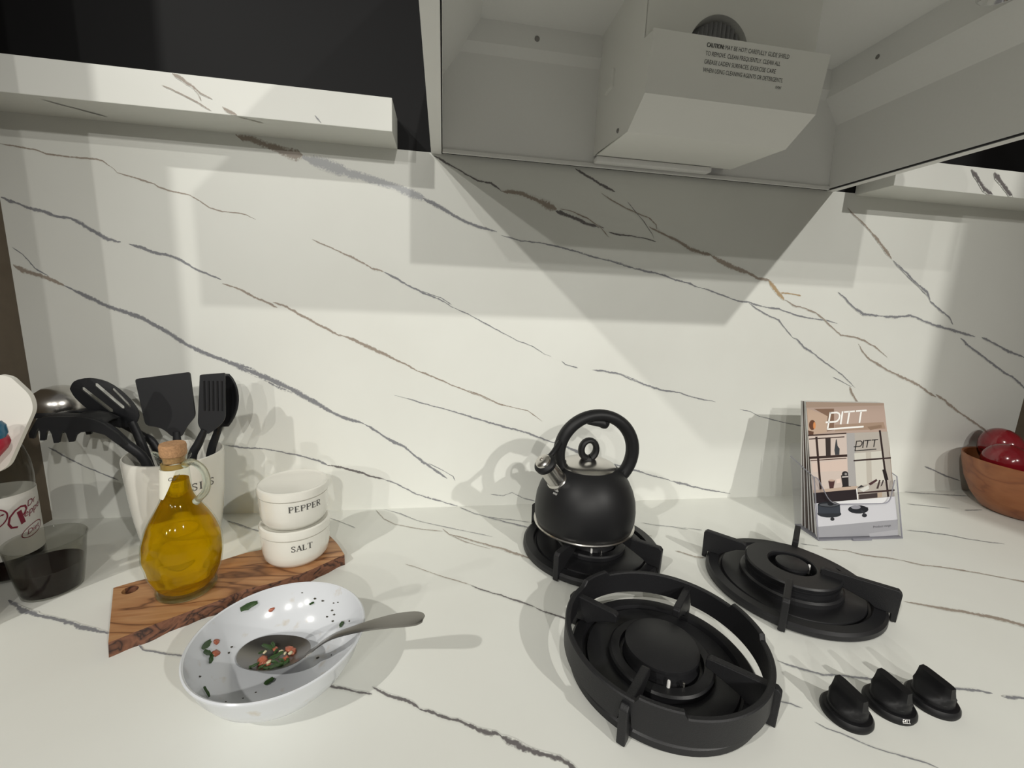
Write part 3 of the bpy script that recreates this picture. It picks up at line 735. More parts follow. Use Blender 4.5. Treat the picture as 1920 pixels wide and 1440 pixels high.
# printed shapes of the brochure cover (colour, outline in page fractions)
COVER = [
    ((180, 158, 146), [(0, 1), (1, 1), (1.0099, 0.2861), (0.0001, 0.2439)]),
    ((168, 146, 130), [(0, 1), (1, 1), (0.9992, 0.9825), (-0.0045, 0.9558)]),
    ((188, 163, 144), [(0.0026, 0.9515), (0.2587, 0.8961), (0.2276, 0.769), (-0.0049, 0.745)]),
    ((126, 98, 80), [(0.0935, 0.9473), (0.3453, 0.9516), (0.3227, 0.7855), (0.2287, 0.7758), (0.2553, 0.8919)]),
    ((162, 138, 120), [(0.3368, 0.8279), (0.9701, 0.8519), (0.9857, 0.7999), (0.3278, 0.777)]),
    ((140, 116, 98), [(0.7497, 0.8137), (0.937, 0.8303), (0.9395, 0.8087), (0.7854, 0.7878)]),
    ((96, 58, 38), [(0.0954, 0.8244), (0.0884, 0.8076), (0.0746, 0.7942), (0.0567, 0.7868), (0.0382, 0.7869), (0.0227, 0.7944), (0.0134, 0.8079), (0.012, 0.8247), (0.0189, 0.8415), (0.0326, 0.8549), (0.0506, 0.8624), (0.0692, 0.8624), (0.0847, 0.8548), (0.094, 0.8413)]),
    ((214, 140, 86), [(0.0947, 0.8202), (0.0912, 0.8085), (0.0853, 0.7992), (0.0781, 0.794), (0.0712, 0.794), (0.0658, 0.7992), (0.063, 0.8086), (0.0634, 0.8203), (0.0668, 0.832), (0.0727, 0.8414), (0.0799, 0.8466), (0.0869, 0.8466), (0.0923, 0.8413), (0.0951, 0.8319)]),
    ((92, 62, 46), [(-0.0052, 0.7827), (0.0648, 0.774), (0.0555, 0.7489), (-0.0049, 0.745)]),
    ((205, 190, 181), [(-0.0062, 0.7367), (0.5114, 0.7634), (0.5448, 0.3565), (-0.0101, 0.3209)]),
    ((212, 192, 181), [(0.0064, 0.5373), (0.4552, 0.5656), (0.4466, 0.4823), (0.0148, 0.4714)]),
    ((48, 30, 27), [(-0.0116, 0.7405), (-0.0111, 0.7497), (0.4743, 0.7674), (0.4736, 0.7581)]),
    ((58, 38, 33), [(-0.0031, 0.7137), (-0.0027, 0.7212), (0.4453, 0.7396), (0.4448, 0.732)]),
    ((50, 33, 30), [(-0.0172, 0.5682), (-0.0163, 0.5863), (0.4784, 0.6039), (0.4772, 0.5855)]),
    ((70, 46, 40), [(-0.0074, 0.5532), (-0.0071, 0.5598), (0.4464, 0.5774), (0.446, 0.5707)]),
    ((46, 28, 25), [(0.0774, 0.7353), (0.1049, 0.737), (0.1033, 0.3361), (0.0762, 0.3348)]),
    ((52, 42, 40), [(0.2026, 0.7229), (0.2689, 0.7267), (0.2511, 0.5944), (0.1905, 0.5917)]),
    ((60, 62, 66), [(0.3026, 0.6341), (0.3317, 0.7094), (0.3445, 0.722), (0.348, 0.6672), (0.3706, 0.6461), (0.3598, 0.6001), (0.307, 0.5989)]),
    ((168, 165, 164), [(0.4743, 0.7644), (0.5791, 0.7673), (0.5424, 0.3441), (0.4358, 0.3517)]),
    ((178, 171, 163), [(0.5791, 0.7673), (1.0088, 0.7782), (1.0058, 0.2862), (0.5387, 0.2684)]),
    ((206, 203, 194), [(0.5499, 0.6109), (0.9102, 0.6288), (0.9251, 0.4004), (0.5384, 0.3648)]),
    ((188, 182, 172), [(0.6985, 0.6179), (0.7665, 0.6216), (0.7407, 0.3865), (0.6725, 0.3793)]),
    ((140, 122, 108), [(1.013, 0.7652), (1.0124, 0.6279), (1.0049, 0.3405), (0.9978, 0.4246)]),
    ((72, 46, 50), [(0.6933, 0.3831), (0.8004, 0.4174), (0.8125, 0.4038), (0.7145, 0.3686)]),
    ((66, 52, 52), [(0.7859, 0.3442), (0.8326, 0.4102), (0.8524, 0.4082), (0.8126, 0.3437)]),
    ((60, 50, 52), [(0.8427, 0.3599), (0.8796, 0.4095), (0.8968, 0.4076), (0.8645, 0.3679)]),
    ((214, 213, 208), [(0.572, 0.3395), (0.6912, 0.3723), (0.6967, 0.3457), (0.6216, 0.3221)]),
    ((52, 50, 52), [(0.5432, 0.3482), (0.5984, 0.3738), (0.6382, 0.3599)]),
    ((42, 30, 30), [(0.8955, 0.7862), (0.9202, 0.7884), (0.9404, 0.2844), (0.9161, 0.2826)]),
    ((50, 36, 36), [(0.5327, 0.5497), (0.5333, 0.5614), (1.0158, 0.5818), (1.015, 0.5699)]),
    ((36, 30, 31), [(0.8863, 0.4853), (0.9321, 0.4926), (0.9534, 0.4107), (0.9077, 0.4034)]),
    ((56, 40, 40), [(0.5443, 0.3074), (0.5449, 0.3197), (1.0198, 0.3382), (1.019, 0.3257)]),
    ((36, 33, 35), [(0.3559, 0.4462), (0.4484, 0.449), (0.4404, 0.3623), (0.3651, 0.3594)]),
    ((42, 40, 42), [(0.4483, 0.4557), (0.4427, 0.4464), (0.4304, 0.4391), (0.4139, 0.4351), (0.3964, 0.4354), (0.3813, 0.4398), (0.3718, 0.4474), (0.3696, 0.4567), (0.3752, 0.466), (0.3874, 0.4734), (0.404, 0.4773), (0.4215, 0.4771), (0.4366, 0.4727), (0.4461, 0.4651)]),
    ((150, 146, 144), [(0.4339, 0.4559), (0.4316, 0.4519), (0.4266, 0.4488), (0.42, 0.4472), (0.413, 0.4473), (0.407, 0.4491), (0.4032, 0.4523), (0.4024, 0.4563), (0.4046, 0.4602), (0.4096, 0.4633), (0.4162, 0.465), (0.4232, 0.4649), (0.4292, 0.4631), (0.433, 0.4598)]),
    ((206, 200, 196), [(0.3662, 0.4378), (0.4456, 0.4408), (0.4441, 0.4325), (0.3673, 0.4295)]),
    ((34, 32, 34), [(0.3572, 0.3661), (0.4677, 0.3676), (0.4676, 0.3528), (0.3597, 0.3513)]),
    ((74, 48, 48), [(0.1921, 0.4049), (0.2766, 0.4118), (0.2474, 0.3499), (0.2014, 0.3466)]),
    ((190, 165, 150), [(0.2734, 0.4086), (0.2689, 0.4054), (0.2577, 0.403), (0.2418, 0.4018), (0.2245, 0.4021), (0.2092, 0.4038), (0.1988, 0.4065), (0.1956, 0.4098), (0.2, 0.4129), (0.2112, 0.4153), (0.227, 0.4165), (0.2443, 0.4162), (0.2597, 0.4146), (0.2701, 0.4118)]),
    ((225, 205, 195), [(0.2907, 0.4182), (0.344, 0.424), (0.341, 0.3927), (0.2917, 0.3869)]),
    ((188, 168, 152), [(-0.007, 0.3395), (0.5469, 0.368), (0.5423, 0.3433), (-0.0039, 0.32)]),
    ((38, 30, 34), [(-0.0029, 0.3183), (0.5423, 0.3433), (0.5409, 0.2659), (-0.0002, 0.2423)]),
    ((64, 54, 54), [(0.5557, 0.3026), (0.7933, 0.3141), (0.7904, 0.2794), (0.5543, 0.2673)]),
    ((176, 158, 140), [(0.7933, 0.3141), (0.8545, 0.318), (0.8502, 0.2832), (0.7904, 0.2794)]),
    ((226, 226, 228), [(0.0001, 0.2439), (1.0111, 0.2853), (1.0173, 0.1144), (-0.0003, 0.0739)]),
    ((174, 174, 177), [(-0.0003, 0.0739), (1.0173, 0.1144), (1, 0), (0, 0)]),
    ((190, 190, 192), [(0.6355, 0.0176), (1.0059, 0.0407), (1, 0), (0.6434, -0.0093)]),
    ((245, 245, 245), [(0.5293, 0.348), (0.5413, 0.3487), (0.5432, 0.268), (0.5313, 0.2672)]),
    ((46, 50, 55), [(0.3179, 0.1628), (0.301, 0.1513), (0.2578, 0.1427), (0.1972, 0.1388), (0.1311, 0.1403), (0.0728, 0.1469), (0.0334, 0.1573), (0.0208, 0.1694), (0.0374, 0.1809), (0.08, 0.1895), (0.1403, 0.1935), (0.2065, 0.1921), (0.2654, 0.1855), (0.3053, 0.1751)]),
    ((62, 68, 76), [(0.0341, 0.2335), (0.3092, 0.2296), (0.3061, 0.1688), (0.0287, 0.1708)]),
    ((38, 41, 46), [(0.3134, 0.2311), (0.2979, 0.2222), (0.2579, 0.2157), (0.2014, 0.2128), (0.1397, 0.2141), (0.085, 0.2193), (0.048, 0.2273), (0.0359, 0.2367), (0.0511, 0.2455), (0.0906, 0.252), (0.1468, 0.255), (0.2086, 0.2538), (0.2637, 0.2486), (0.3011, 0.2405)]),
    ((90, 94, 98), [(0.2921, 0.2283), (0.2794, 0.2236), (0.2458, 0.2203), (0.1979, 0.2191), (0.1454, 0.2202), (0.0985, 0.2234), (0.0666, 0.2279), (0.0558, 0.2331), (0.0683, 0.2377), (0.1015, 0.241), (0.1492, 0.2422), (0.2018, 0.2412), (0.2489, 0.238), (0.2812, 0.2334)]),
    ((36, 38, 42), [(0.2331, 0.2392), (0.2281, 0.2323), (0.2164, 0.2269), (0.2003, 0.2241), (0.1832, 0.2244), (0.1683, 0.2278), (0.1586, 0.2337), (0.156, 0.2408), (0.161, 0.2477), (0.1727, 0.2531), (0.1887, 0.2559), (0.2058, 0.2556), (0.2208, 0.2522), (0.2305, 0.2463)]),
    ((44, 46, 50), [(0.2264, 0.1278), (0.2229, 0.1222), (0.215, 0.1179), (0.2042, 0.1157), (0.1928, 0.116), (0.183, 0.1187), (0.1767, 0.1233), (0.1751, 0.1289), (0.1786, 0.1344), (0.1865, 0.1387), (0.1972, 0.141), (0.2086, 0.1407), (0.2185, 0.138), (0.2248, 0.1334)]),
    ((40, 43, 48), [(0.66, 0.1913), (0.6446, 0.1781), (0.6068, 0.1681), (0.5541, 0.1633), (0.4971, 0.1645), (0.447, 0.1716), (0.4136, 0.1831), (0.4035, 0.1967), (0.4185, 0.2098), (0.4559, 0.2198), (0.5084, 0.2248), (0.5656, 0.2236), (0.6161, 0.2166), (0.6498, 0.205)]),
    ((160, 160, 166), [(0.5645, 0.2097), (0.5573, 0.2034), (0.5396, 0.1987), (0.5149, 0.1964), (0.4882, 0.1969), (0.4646, 0.2003), (0.4489, 0.2057), (0.4442, 0.2122), (0.4513, 0.2184), (0.4689, 0.2231), (0.4935, 0.2255), (0.5203, 0.2249), (0.544, 0.2216), (0.5597, 0.2162)]),
    ((34, 36, 40), [(0.5699, 0.2243), (0.6589, 0.2061), (0.6489, 0.1817), (0.5761, 0.1874)]),
    ((44, 46, 50), [(0.6334, 0.1493), (0.629, 0.1431), (0.6193, 0.1382), (0.6061, 0.1356), (0.5921, 0.136), (0.5801, 0.1391), (0.5723, 0.1443), (0.5704, 0.1507), (0.5747, 0.157), (0.5844, 0.1619), (0.5976, 0.1645), (0.6116, 0.1642), (0.6237, 0.161), (0.6315, 0.1558)]),
    ((60, 62, 66), [(0.5619, 0.1839), (0.5771, 0.1911), (0.6168, 0.1576), (0.6016, 0.1504)]),
]
LOGO_WHITE = ((0.211, 0.7877), (0.2, 0.01), (0.0218, 0.1272))
LOGO_BLACK = ((0.5449, 0.6269), (0.1188, 0.0057), (0.0138, 0.0743))
RANGE_TEXT = ((0.6932, 0.0567), (0.0374, 0.0015), (0.0045, 0.0227))

# ------------------------------------------------------------------ the setting
XL, XR = -1.0155, 0.984        # side panels of the niche
SPLASH = 0.636                 # top of the stone splashback
wall_back = tag(mesh('wall_back', box(XL - .03, XR + .03, 0, .02, -.03, SPLASH), M['stone'], smooth=False), kind='structure')
wall_up = tag(mesh('wall_back_upper', box(XL - .03, XR + .03, .002, .02, SPLASH, 1.9), M['dark_wall'], smooth=False), kind='structure')
wall_left = tag(mesh('wall_left', box(XL - .03, XL, -.42, 0, -.03, 1.9), M['brown_panel'], smooth=False), kind='structure')
wall_right = tag(mesh('wall_right', box(XR, XR + .03, -1.42, 0, -.03, 1.9), M['brown_panel'], smooth=False), kind='structure')
counter = tag(mesh('countertop', box(XL, XR, -.68, 0, -.03, 0), M['stone'], smooth=False),
              'white stone countertop with thin grey and brown veins', 'countertop')

shelf_l = tag(mesh('stone_shelf', box(XL, -.4405, -.076, .001, SPLASH, .6817, .0008), M['stone'], smooth=False),
              'thick white stone shelf with brown veins beside the brown panel and utensils', 'shelf')
shelf_r = tag(mesh('stone_shelf', box(.436, XR, -.076, .001, SPLASH - .004, .6777, .0008), M['stone'], smooth=False),
              'thick white stone shelf with dark veins above the wooden bowl', 'shelf')

def ribbon(plane, col, w0, w1, pts):
    """one vein: a jagged tapering ribbon inlaid flush with the stone face"""
    off = 0.0002 + .000006 * len([m_ for m_ in bpy.data.meshes if m_.name.startswith('vein')])
    P = [Vector(p) for p in pts]
    fine, wid = [], []
    total = sum((b - a).length for a, b in zip(P, P[1:])) or 1
    run = ph = wn = 0.0
    for a, b in zip(P, P[1:]):
        L = (b - a).length
        k = max(2, int(L / (.004 if max(w0, w1) < 4 else .009)))
        nrm = Vector((-(b - a).y, (b - a).x)).normalized()
        for j in range(k):
            t = j / k
            s = (run + L * t) / total
            w = (w0 + (w1 - w0) * s) * .001
            ph = ph * .6 + random.gauss(0, .26)
            wn = wn * .75 + random.gauss(0, .14)
            jit = ph * min(w, .0022) * .7 if (j or run) else 0
            fine.append(a.lerp(b, t) + nrm * jit)
            wid.append(w * min(1.5, max(.55, 1 + wn)) * min(1, .25 + 9 * min(s, 1 - s)))
        run += L
    fine.append(P[-1]); wid.append(w1 * .0003)
    V, F, UV = [], [], []
    for i, p in enumerate(fine):
        t = (fine[min(i + 1, len(fine) - 1)] - fine[max(i - 1, 0)]).normalized()
        nrm = Vector((-t.y, t.x)) * wid[i]
        for sgn in (1, -1):
            q = p + nrm * sgn
            if plane == 'w': V.append((q.x, -off, min(max(q.y, .0005), SPLASH)))
            elif plane == 's': V.append((q.x, -.076 - off, min(max(q.y, .6325), .6815)))
            elif plane == 'u': V.append((q.x, q.y, SPLASH - off))
            else: V.append((q.x, min(q.y, -.0005), off))
    for i in range(len(fine) - 1):
        F.append((2 * i, 2 * i + 1, 2 * i + 3, 2 * i + 2))
    me = bpy.data.meshes.new('vein')
    me.from_pydata(V, [], F)
    uv = me.uv_layers.new(name='UVMap')
    for li, lp in enumerate(me.loops):
        vi = lp.vertex_index
        uv.data[li].uv = (vi // 2 / len(fine), vi % 2)
    me.materials.append(M['vein_' + col])
    o = bpy.data.objects.new('vein', me)
    par = {'w': wall_back, 'c': counter, 'u': shelf_l}.get(plane)
    if plane == 's': par = shelf_l if pts[0][0] < 0 else shelf_r
    link(o, par)

for v in VEINS:
    ribbon(*v)

# ------------------------------------------------------------------ range hood
HZ = 0.634
hood = tag(empty('range_hood', (0, -.25, HZ)), 'large pale grey range hood with open underside and central blower', 'range hood')
def hpart(name, d, m_, smooth=False, parent=None, angle=35):
    return mesh(name, mv(d, 0, .25, -HZ), m_, parent or hood, smooth=smooth, angle=angle)
# outer shell: boards round the mouth, then a tapering top
hpart('shell_side', box(-.386, -.3688, -.5, -.001, HZ, .776, .0006), M['hood_paint'])
hpart('shell_side', box(.3705, .386, -.5, -.001, HZ, .776, .0006), M['hood_paint'])
hpart('shell_front', box(-.3705, .3705, -.5, -.484, HZ, .776, .0006), M['hood_paint'])
a, b_, c_ = [(-.386, -.5), (.386, -.5), (.386, -.001), (-.386, -.001)], [(-.17, -.3), (.17, -.3), (.17, -.001), (-.17, -.001)], None
V = [(x, y, .776) for x, y in a] + [(x, y, 1.06) for x, y in b_] + [(x, y, 1.85) for x, y in b_]
F = [(i, (i + 1) % 4, (i + 1) % 4 + 4, i + 4) for i in range(4)] + [(i + 4, (i + 1) % 4 + 4, (i + 1) % 4 + 8, i + 8) for i in range(4)] + [(8, 9, 10, 11)]
hpart('shell_top', (V, F), M['hood_paint'])
# pressed metal liner
LS = [(-.3675, HZ + .002), (-.3685, .749), (-.336, .795), (-.310, .834)]
RS = [(.3650, HZ + .002), (.3600, .747), (.329, .789), (.326, .834)]
YB, YF = -.010, -.482
def sheet(poly, y0, y1):
    V = [(x, y0, z) for x, z in poly] + [(x, y1, z) for x, z in poly]
    n = len(poly)
    return V, [(i, i + 1, i + 1 + n, i + n) for i in range(n - 1)]
hpart('liner_side', sheet(LS, YF, YB), M['liner'])
hpart('liner_side', sheet(RS, YF, YB), M['liner'])
BP = [(YB, HZ + .002), (YB, .787), (YB - .007, .801), (YB - .007, .834)]
zs = [q[1] for q in BP]
def xat(side, z):
    for (x0, z0), (x1, z1) in zip(side, side[1:]):
        if z0 <= z <= z1: return x0 + (x1 - x0) * (z - z0) / (z1 - z0)
    return side[-1][0]
zl = sorted(set([HZ + .002, .747, .749, .787, .789, .795, .801, .834]))
V, F = [], []
for z in zl:
    y = YB if z <= .787 else (YB - .007 if z >= .801 else YB - .007 * (z - .787) / .014)
    V += [(xat(LS, z), y, z), (xat(RS, z), y, z)]
F = [(2 * i, 2 * i + 1, 2 * i + 3, 2 * i + 2) for i in range(len(zl) - 1)]
hpart('liner_back', (V, F), M['liner'])
hpart('liner_front', ([(v[0], YF, v[2]) for v in V], F), M['liner'])
hpart('liner_top', box(-.318, .330, YF, YB - .004, .834, .838), M['liner'])
hpart('back_lip', box(-.3675, .3650, -.0135, -.0085, HZ, HZ + .006, .0008), M['hood_paint'])
hpart('side_gap_shade', box(.3660, .3695, -.482, -.010, HZ, HZ + .003), M['void'])  # near-black strip in the rim-to-liner gap, painting in the gap's shade
# blower housing
BX0, BX1 = -.1078, .1424
FY = -.190
cx, cz, cr = -.004, .737, .0425
hs = [(YB, .834), (FY + .003, .834), (FY + .003, .742), (-.2140, .7378), (-.2045, .6702), (-.158, .6415), (-.030, .652), (YB, .652)]
housing_side = lambda x0, x1: prism(hs, x0, x1, 'x')
hpart('blower_side', housing_side(BX0, BX0 + .002), M['blower'])
hpart('blower_side', housing_side(BX1 - .002, BX1), M['blower'])
# front plate with the round intake
n = 48
rect = []
x0, x1, z0, z1 = BX0, BX1, .668, .834
for i in range(n):
    t = 2 * PI * i / n
    dx, dz = math.cos(t), math.sin(t)
    k = min(((x1 - cx) / dx if dx > 0 else (x0 - cx) / dx) if abs(dx) > 1e-6 else 9, ((z1 - cz) / dz if dz > 0 else (z0 - cz) / dz) if abs(dz) > 1e-6 else 9)
    rect.append((cx + dx * k, cz + dz * k))
V = [(x, FY, z) for x, z in rect]
for r, dy in ((cr + .010, 0), (cr + .004, -.0012), (cr + .001, -.0005), (cr, .004), (cr, .05)):
    V += [(cx + r * math.cos(2 * PI * i / n), FY + dy, cz + r * math.sin(2 * PI * i / n)) for i in range(n)]
F = [(k * n + i, k * n + (i + 1) % n, (k + 1) * n + (i + 1) % n, (k + 1) * n + i) for k in range(5) for i in range(n)]
V += [(x, FY, z) for x, z in ((x0, z0), (x1, z0), (x1, z1), (x0, z1))]
hpart('blower_front', (V, F), M['blower'], smooth=True)
hpart('fan_drum', mv(xf(lathe([(0, 0), (.041, 0)], 32), Matrix.Rotation(PI / 2, 4, 'X')), cx, FY + .045, cz), M['void'])
for i in range(13):
    x = cx - .039 + i * .0065
    h = math.sqrt(max(0, .041 ** 2 - (x - cx) ** 2))
    d = box(-.0006, .0006, -.010, .010, -h, h)
    M4 = Matrix.Translation((x, FY + .016, cz)) @ Matrix.Rotation(math.radians(35), 4, 'Z')
    hpart('fan_blade', xf(d, M4), M['fan'])
# bent removable shield with the caution print
SP = [(-.028, .647), (-.158, .6395), (-.2065, .6690), (-.2165, .7380)]
th = .0014
SP2 = [(-.028, .6485), (-.1575, .6410), (-.2050, .6698), (-.2151, .7381)]
shield = hpart('shield', prism(SP + SP2[::-1], BX0 - .0012, BX1 + .0012, 'x'), M['blower'])
A_, B_2 = Vector((0, SP[2][0], SP[2][1])), Vector((0, SP[3][0], SP[3][1]))
upd = (B_2 - A_).normalized()
nrm = Vector((0, -upd.z, upd.y))
def on_shield(x, v):
    p = A_ + upd * v + nrm * .0003
    return (x, p.y + .25, p.z - HZ)
lines = [('CAUTION: MAY BE HOT! CAREFULLY GLIDE SHIELD', -.0355, .0582), ('TO REMOVE. CLEAN FREQUENTLY. CLEAN ALL', -.0350, .0492),
         ('GREASE LADEN SURFACES. EXERCISE CARE', -.0350, .0402), ('WHEN USING CLEANING AGENTS OR DETERGENTS.', -.0345, .0312)]
WL = [.1190, .1080, .1035, .1165]
txt = []
for (s, x, v), w in zip(lines, WL):
    d = text_data(s, .0072)
    wd = max(q[0] for q in d[0])
    txt.append(([on_shield(x + q[0] * w / wd, v + q[1] * .95) for q in d[0]], d[1]))
    if s.startswith('CAUTION'):   # heavier first word
        h = text_data('CAUTION:', .0072)
        txt.append(([on_shield(x + .0005 + q[0] * w / wd, v + q[1] * .95 + .0001) for q in h[0]], h[1]))
txt.append(glyph_marks(5, lambda x, y: on_shield(.0735 + x * .0022, .0235 + y * .0030)))
mesh('caution_lettering', join(*txt), M['ink_soft'], shield, smooth=False)
hpart('grease_tray', box(BX0 - .002, .104, -.034, -.016, .6375, .6465, .003), M['liner'], smooth=True)
def screw(p, axis, r=.0042):
    d = lathe([(0, .0022), (r * .55, .0020), (r, .0008), (r, 0), (0, 0)], 14)
    R_ = Vector((0, 0, 1)).rotation_difference(Vector(axis)).to_matrix().to_4x4()
    hpart('screw', xf(d, Matrix.Translation(p) @ R_), M['screw'], smooth=True)
screw((-.2186, YB - .007, .816), (0, -1, 0))
screw((BX0, -.118, .655), (-1, 0, 0), .0035)
screw((.3275, -.105, .812), (-1, 0, 0), .0034)
hpart('side_clip', join(box(BX0 - .004, BX0 + .001, -.085, -.078, .735, .755, .001), box(BX0 - .0045, BX0 + .001, -.085, -.055, .729, .736, .001)), M['blower'])
# chrome lamp cup hanging by the right slope (switched off)
lamp = hpart('lamp_cup', mv(xf(lathe([(.004, .036), (.004, .016), (.009, .014), (.016, .004), (.020, -.005), (.0215, -.008), (.020, -.008), (.014, .002), (0, .006)], 28), Matrix.Rotation(math.radians(4), 4, 'Y')), .304, -.284, .798), M['chrome'], smooth=True)
hpart('lamp_bulb', mv(lathe([(0, -.006), (.007, -.004), (.010, .004), (.007, .012), (0, .014)], 16), .304, -.284, .798), M['bulb'], smooth=True)

# ------------------------------------------------------------------ gas burners
def burner(name, loc, label, pan_r, cap, wings, wing_r=.121, wing_top=.047, rot=45.0):
    t = tag(empty(name, loc), label, 'gas burner', 'built-in gas burners on the stone')
    pan = [(0, .010), (pan_r * .56, .010), (pan_r * .60, .0115), (pan_r * .80, .0105), (pan_r * .815, .0065), (pan_r * .84, .0065), (pan_r * .855, .0125), (pan_r * .97, .0125), (pan_r, .0095), (pan_r + .0005, .0035), (pan_r - .004, .0015), (0, .0015)]
    mesh('pan', lathe(pan, 96), M['enamel'], t)
    mesh('pan_gasket', lathe([(pan_r - .012, .0016), (pan_r - .006, .0016), (pan_r - .006, 0), (pan_r - .012, 0), (pan_r - .012, .0016)], 64), M['iron'], t)
    if cap == 'double':
        mesh('burner_body', lathe([(.066, .0105), (.0655, .016), (.063, .0185), (.0585, .019), (.0585, .024), (.0605, .0245), (.0605, .0265), (.058, .027), (.058, .0305), (.0608, .031), (.0612, .034), (.0595, .0362), (.032, .0368), (.0305, .0355), (.0305, .020), (0, .020)], 72), M['enamel'], t)
        mesh('burner_cap', lathe([(0, .038), (.019, .038), (.021, .0370), (.0215, .034), (.019, .032), (.019, .019), (0, .019)], 48), M['enamel'], t)
        mesh('igniter', mv(lathe([(0, .014), (.0015, .014), (.0019, .0125), (.0019, 0), (0, 0)], 12), .0258, -.004, .0205), M['white_print'], t)
        mesh('thermocouple', mv(lathe([(0, .010), (.0015, .0095), (.0018, 0), (0, 0)], 12), -.025, .004, .0205), M['steel'], t)
    else:
        mesh('burner_body', lathe([(.056, .0105), (.056, .016), (.054, .018), (.045, .0185), (.044, .012), (.041, .012), (.038, .018), (.037, .026), (0, .026)], 64), M['enamel'], t)
        mesh('burner_cap', lathe([(0, .0315), (.0375, .0315), (.0395, .0305), (.0398, .0275), (.037, .026), (0, .026)], 64), M['enamel'], t)
        mesh('igniter', mv(lathe([(0, .014), (.0013, .014), (.0017, .0125), (.0017, 0), (0, 0)], 12), -.014, -.0425, .012), M['white_print'], t)
        mesh('thermocouple', mv(lathe([(0, .011), (.0014, .0105), (.0017, 0), (0, 0)], 12), .002, -.0435, .012), M['steel'], t)
    for k in range(4):
        inner = wings[k]
        # fin seen from the side: foot outside the pan, high corner, top running inwards
        poly = [(wing_r, .0015), (wing_r + .0008, wing_top - .004), (wing_r - .003, wing_top), (inner + .004, wing_top - .0015), (inner, wing_top - .004), (inner, wing_top - .0125),
                (inner + .012, wing_top - .0165), (pan_r * .80, .018), (pan_r * .86, .0128), (pan_r + .001, .0122), (pan_r + .0015, .0015)]
        w = .0042
        d = prism(poly, -w, w, 'y')
        d = xf(d, Matrix.Rotation(math.radians(rot + 90 * k), 4, 'Z'))
        o = mesh('pan_support', d, M['iron'], t, smooth=False)
        bv = o.modifiers.new('bevel', 'BEVEL')
        bv.width = .0011
        bv.segments = 2
    return t

burner('gas_burner', (.148, -.2885, 0), 'matt black gas burner with bare double ring beside brochure stand', .113, 'double', [.061, .061, .061, .034])
burner('gas_burner', (-.117, -.1655, 0), 'matt black gas burner carrying the kettle', .111, 'single', [.05, .05, .05, .05], wing_r=.115, wing_top=.0455)
burner('gas_burner', (-.119, -.4065, 0), 'matt black gas burner inside the tall wok ring', .1005, 'single', [.052, .052, .052, .046], wing_r=.113, wing_top=.0435)

# wok ring: tall cast-iron band standing on the supports of the front burner
RR, RB, RT = .1075, .0205, .0485
n = 192
V, F = [], []
def ring_top(a):
    d = (math.degrees(a) + 180) % 360 - 180
    k = max(min(max((hw - abs((d - c0 + 180) % 360 - 180)) / 1.5, 0), 1) for c0, hw in ((116, 12), (0, 15), (-119, 12)))
    return RT + .0055 * k      # raised lips between the supports
def ring_bot(a):
    d = (math.degrees(a) - 45) % 90
    e = min(d, 90 - d)
    return RB + .022 * min(max((3.2 - e) / .6, 0), 1)    # slots that straddle the support feet
for i in range(n):
    a = 2 * PI * i / n
    zt, zb = ring_top(a), ring_bot(a)
    for r, z in ((RR, zb), (RR, zt - .0012), (RR - .0012, zt), (RR - .0048, zt), (RR - .006, zt - .0012), (RR - .006, zb)):
        V.append((r * math.cos(a), r * math.sin(a), z))
for i in range(n):
    for s in range(6):
        F.append((i * 6 + s, ((i + 1) % n) * 6 + s, ((i + 1) % n) * 6 + (s + 1) % 6, i * 6 + (s + 1) % 6))
wok = tag(mesh('wok_ring', (V, F), M['iron'], None, (-.119, -.4065, 0), angle=30),
          'tall black cast-iron wok ring standing on the front gas burner', 'wok ring')

# ------------------------------------------------------------------ control knobs
KA = math.radians(-84)
def knob(loc, label, logo=False):
    t = tag(empty('control_knob', loc, KA), label, 'knob', 'loose control knobs on the stone')
    mesh('base_disc', lathe([(0, .0085), (.0185, .0085), (.0205, .0078), (.0222, .0052), (.0225, .0025), (.0215, 0), (0, 0)], 56), M['knob'], t)
    mesh('collar', lathe([(0, .0125), (.0160, .0125), (.0168, .0118), (.0172, .0085), (0, .0085)], 48), M['knob'], t)
    # grip: a blade across the knob, waisted sides, top edge dropping towards the front
    V, F = [], []
    prof = [(.0, .0120, .0168, .0166), (.2, .0150, .0166, .0150), (.35, .0180, .0162, .0095), (.5, .0215, .0158, .0062), (.8, .0280, .0150, .0050), (1.0, .0325, .0146, .0046)]
    N = 10
    for t_, z, L, w in prof:
        ring = []
        for sgn in (1, -1):
            for i in range(N + 1):
                u = -1 + 2 * i / N
                if sgn < 0: u = -u
                x = u * L
                k = (1 - abs(u) ** 6 * .35) if w < .012 else math.sqrt(max(0.02, 1 - min(1, (x / .0172)) ** 2))
                ring.append((x, sgn * w * k, z))
        V += ring
    R_ = 2 * (N + 1)
    def drop(v):      # sloping top: high at the far end
        x, y, z = v
        if z > .0126:
            f = (z - .0125) / (.0325 - .0125)
            z -= f * (.0030 * (x + .0172) / .0344)
        return (x, y, z)
    V = [drop(v) for v in V]
    for s in range(len(prof) - 1):
        for i in range(R_):
            F.append((s * R_ + i, s * R_ + (i + 1) % R_, (s + 1) * R_ + (i + 1) % R_, (s + 1) * R_ + i))
    F.append(tuple((len(prof) - 1) * R_ + i for i in range(R_)))
    mesh('grip', (V, F), M['knob'], t, angle=50)
    if logo:
        ca = math.radians(-104) - KA
        def fn(x, y):
            a_ = ca + (x - 1.3) * .0028 / .0218
            r_ = .0222 - (y - .5) * .0028 * .62
            return (r_ * math.cos(a_), r_ * math.sin(a_), .0055 + (y - .5) * .0028 * .95 + .0004)
        mesh('logo', strokes([(p, w * 1.4) for p, w in LOGO], fn), M['white_print'], t, smooth=False)
    return t
